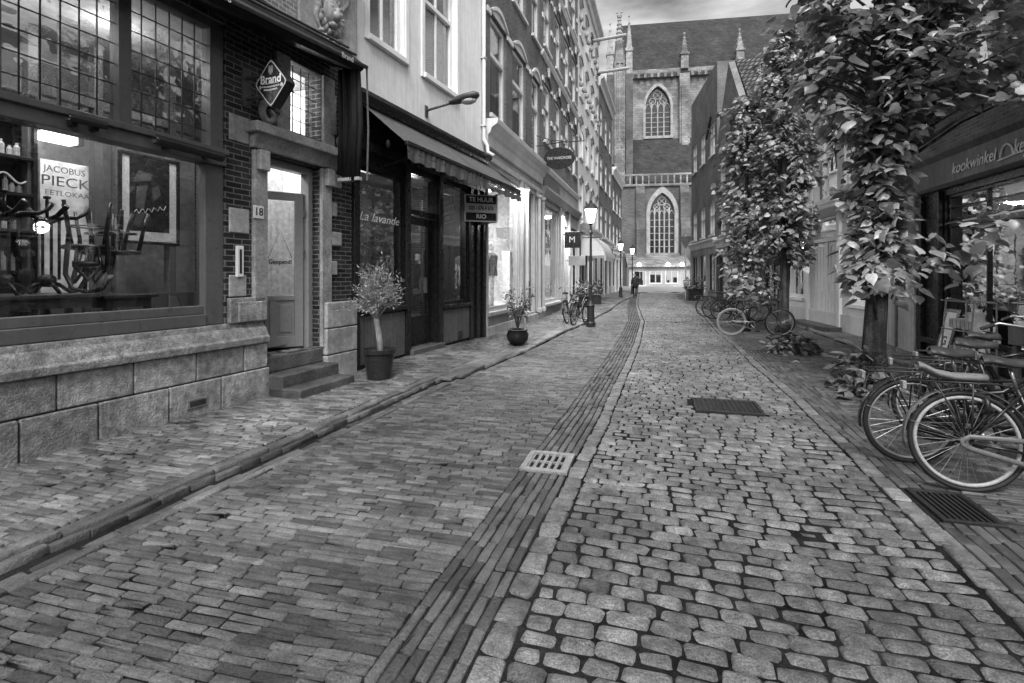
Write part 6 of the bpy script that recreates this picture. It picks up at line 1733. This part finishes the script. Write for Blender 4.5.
# box behind the near bikes
th = empty('wooden_crate', (4.1, 6.6, .0), R(10), 'flat dark crate on a stand behind the near row of bicycles', 'crate')
m = MB(); m.box(-.35, .35, -.25, .25, .75, .78)
for a in (-.35, .33): m.box(a, a+.02, -.25, .25, .781, .95)
for a in (-.25, .23): m.box(-.329, .329, a, a+.02, .781, .95)
m.build('box', mt['panel'], th, bevel=.004); m = MB()
for x in (-.3, .3):
    for y in (-.2, .2): m.box(x-.025, x+.025, y-.025, y+.025, 0, .749)
m.split('leg', mt['panel'], th)

# ---------------------------------------------------------------- street lanterns
def lantern(loc, label, power):
    sc_ = .92
    r = empty('street_lantern', loc, 0, label, 'street lamp', 'classic street lanterns on the left kerb')
    m = MB(); m.lathe([(.15,0),(.15,.12),(.125,.16),(.11,.62),(.13,.66),(.1,.72),(.06,.82),(.05,1.2),(.065,1.22),(.065,1.28),(.045,1.32),(.036,2.9),(.07,2.93),(.07,2.98),(.04,3.05),(.035,3.2),(.09,3.26)], n=14); m.build('post', mt['blackmetal'], r, smooth=False, bevel=0)
    m = MB(); m.tube([(-.28,0,2.82),(.28,0,2.82)], .018, 8); m.build('ladder_bar', mt['blackmetal'], r)
    m = MB(); m.lathe([(.10,3.28),(.2,3.72)], n=6, cap=False); m.build('lantern_glass', GL_, r)
    m = MB(); m.lathe([(.03,3.3),(.09,3.4),(.1,3.58),(.04,3.68)], n=10); m.build('bulb', mt['lamp'], r, smooth=True)
    m = MB()
    for k in range(6):
        a = k*math.pi/3; m.tube([(.10*math.cos(a),.10*math.sin(a),3.28),(.2*math.cos(a),.2*math.sin(a),3.72)], .008, 4)
    m.lathe([(.23,3.72),(.24,3.75),(.13,3.88),(.06,3.92),(.06,3.97),(.02,4.0),(.015,4.1)], n=12); m.build('roof', mt['blackmetal'], r)
    r.scale = (.9, .9, sc_)
    return lamp_point('lantern_light', (loc[0], loc[1], loc[2]+3.22), power, .1)
m_, t_, out_ = nt('lantern_glass')
e_ = N(t_, 'ShaderNodeEmission'); e_.inputs[1].default_value = 2.2; tr_n = N(t_, 'ShaderNodeBsdfTransparent'); mx_ = N(t_, 'ShaderNodeMixShader'); mx_.inputs[0].default_value = .6
L(t_, tr_n.outputs[0], mx_.inputs[1]); L(t_, e_.outputs[0], mx_.inputs[2]); L(t_, mx_.outputs[0], out_.inputs[0]); GL_ = m_
lantern((-1.75, 15.0, .0), 'nearest glowing lantern on an ornate black post, bicycles beside it', 110)
lantern((-1.98, 33.2, .05), 'middle glowing lantern post, beyond the rounded awning', 110)
lantern((-1.5, 39.5, .05), 'farthest small glowing lantern in front of the church', 110)

# ---------------------------------------------------------------- people
def person(loc, rz, label, h, coat):
    r = empty('person', loc, rz, label, 'person')
    J = {'pel': (0,0,.95,.13), 'chest': (.02,0,1.32,.15), 'neck': (.03,0,1.5,.055), 'head': (.05,0,1.64,.085), 'top': (.04,0,1.74,.06)}
    E_ = [('pel','chest'),('chest','neck'),('neck','head'),('head','top')]
    for q, n_, s_ in ((1,'l',1),(-1,'r',-1)):
        J.update({n_+'sh': (.0,.18*q,1.42,.06), n_+'el': (-.08*s_,.24*q,1.15,.045), n_+'wr': (.02*s_,.25*q,.92,.03), n_+'ha': (.05*s_,.25*q,.83,.035),
                  n_+'hip': (0,.09*q,.88,.085), n_+'kn': (.13*s_,.1*q,.48,.06), n_+'an': (.16*s_-.08,.1*q,.09,.04), n_+'to': (.16*s_+.08,.11*q,.03,.03)})
        E_ += [('chest',n_+'sh'),(n_+'sh',n_+'el'),(n_+'el',n_+'wr'),(n_+'wr',n_+'ha'),('pel',n_+'hip'),(n_+'hip',n_+'kn'),(n_+'kn',n_+'an'),(n_+'an',n_+'to')]
    ks_ = list(J); sc = h/1.8
    me = bpy.data.meshes.new('body'); me.from_pydata([tuple(c*sc for c in J[k][:3]) for k in ks_], [(ks_.index(a), ks_.index(b)) for a, b in E_], [])
    o = bpy.data.objects.new('body', me); COL.objects.link(o); o.parent = r
    md = o.modifiers.new('skin', 'SKIN'); o.modifiers.new('sub', 'SUBSURF').levels = 1; o.modifiers['sub'].render_levels = 1
    if not me.skin_vertices: 
        bpy.context.view_layer.objects.active = o
        o.select_set(True); bpy.ops.mesh.customdata_skin_add(); o.select_set(False)
    for i, k in enumerate(ks_):
        me.skin_vertices[0].data[i].radius = (J[k][3]*sc, J[k][3]*sc)
    me.skin_vertices[0].data[0].use_root = True
    me.materials.append(mt[coat])
    m = MB(); m.tube([(0,0,.72*sc),(0,0,.95*sc),(.02*sc,0,1.3*sc),(.03*sc,0,1.46*sc)], [(.2*sc,.24*sc),(.16*sc,.2*sc),(.17*sc,.22*sc),(.09*sc,.12*sc)], 14); m.build('coat', mt[coat], r, smooth=True)
    m = MB(); blob(m, .03*sc, 0, 1.69*sc, .105*sc, .1*sc, .1*sc, 10, 7); m.build('hair', mt['cloth'], r, smooth=True)
    m = MB(); blob(m, .11*sc, 0, 1.64*sc, .05*sc, .06*sc, .085*sc, 8, 6); m.build('face', mt['skin'], r, smooth=True)
    return r
person((-1.15, 34.6, 0), R(-95), 'person in dark clothes walking along the left kerb past the second lantern', 1.62, 'cloth')
person((-1.25, 42.5, 0), R(80), 'second person in dark clothes farther off, near the church square', 1.65, 'cloth2')
# stay wire between the trees
m = MB(); pts = [(2.95+(3.27-2.95)*i/10, 8.05+(14.6-8.05)*i/10, 3.9+.3*i/10-.25*math.sin(math.pi*i/10)) for i in range(11)]
m.tube(pts, .008, 5); tag(m.build('stay_wire', mt['blackmetal'], None), 'thin dark wire strung between the nearest and second street trees', 'wire')
# dim plant in the dark shop
rs = np.random.RandomState(1); n = 90
P = np.stack([rs.normal(0,.18,n), rs.normal(0,.15,n), rs.uniform(.5,1.35,n)], 1); leaves('foliage', P, P*np.array([1,1,.2])+rs.normal(0,.1,(n,3)), .13*rs.uniform(.6,1.2,n), mt['olive'], pl, 'oval', .6, 2)
m = MB(); m.lathe([(.14,0),(.18,.45),(.16,.45),(0,.42)], n=16); m.build('pot', mt['greypaint'], pl)
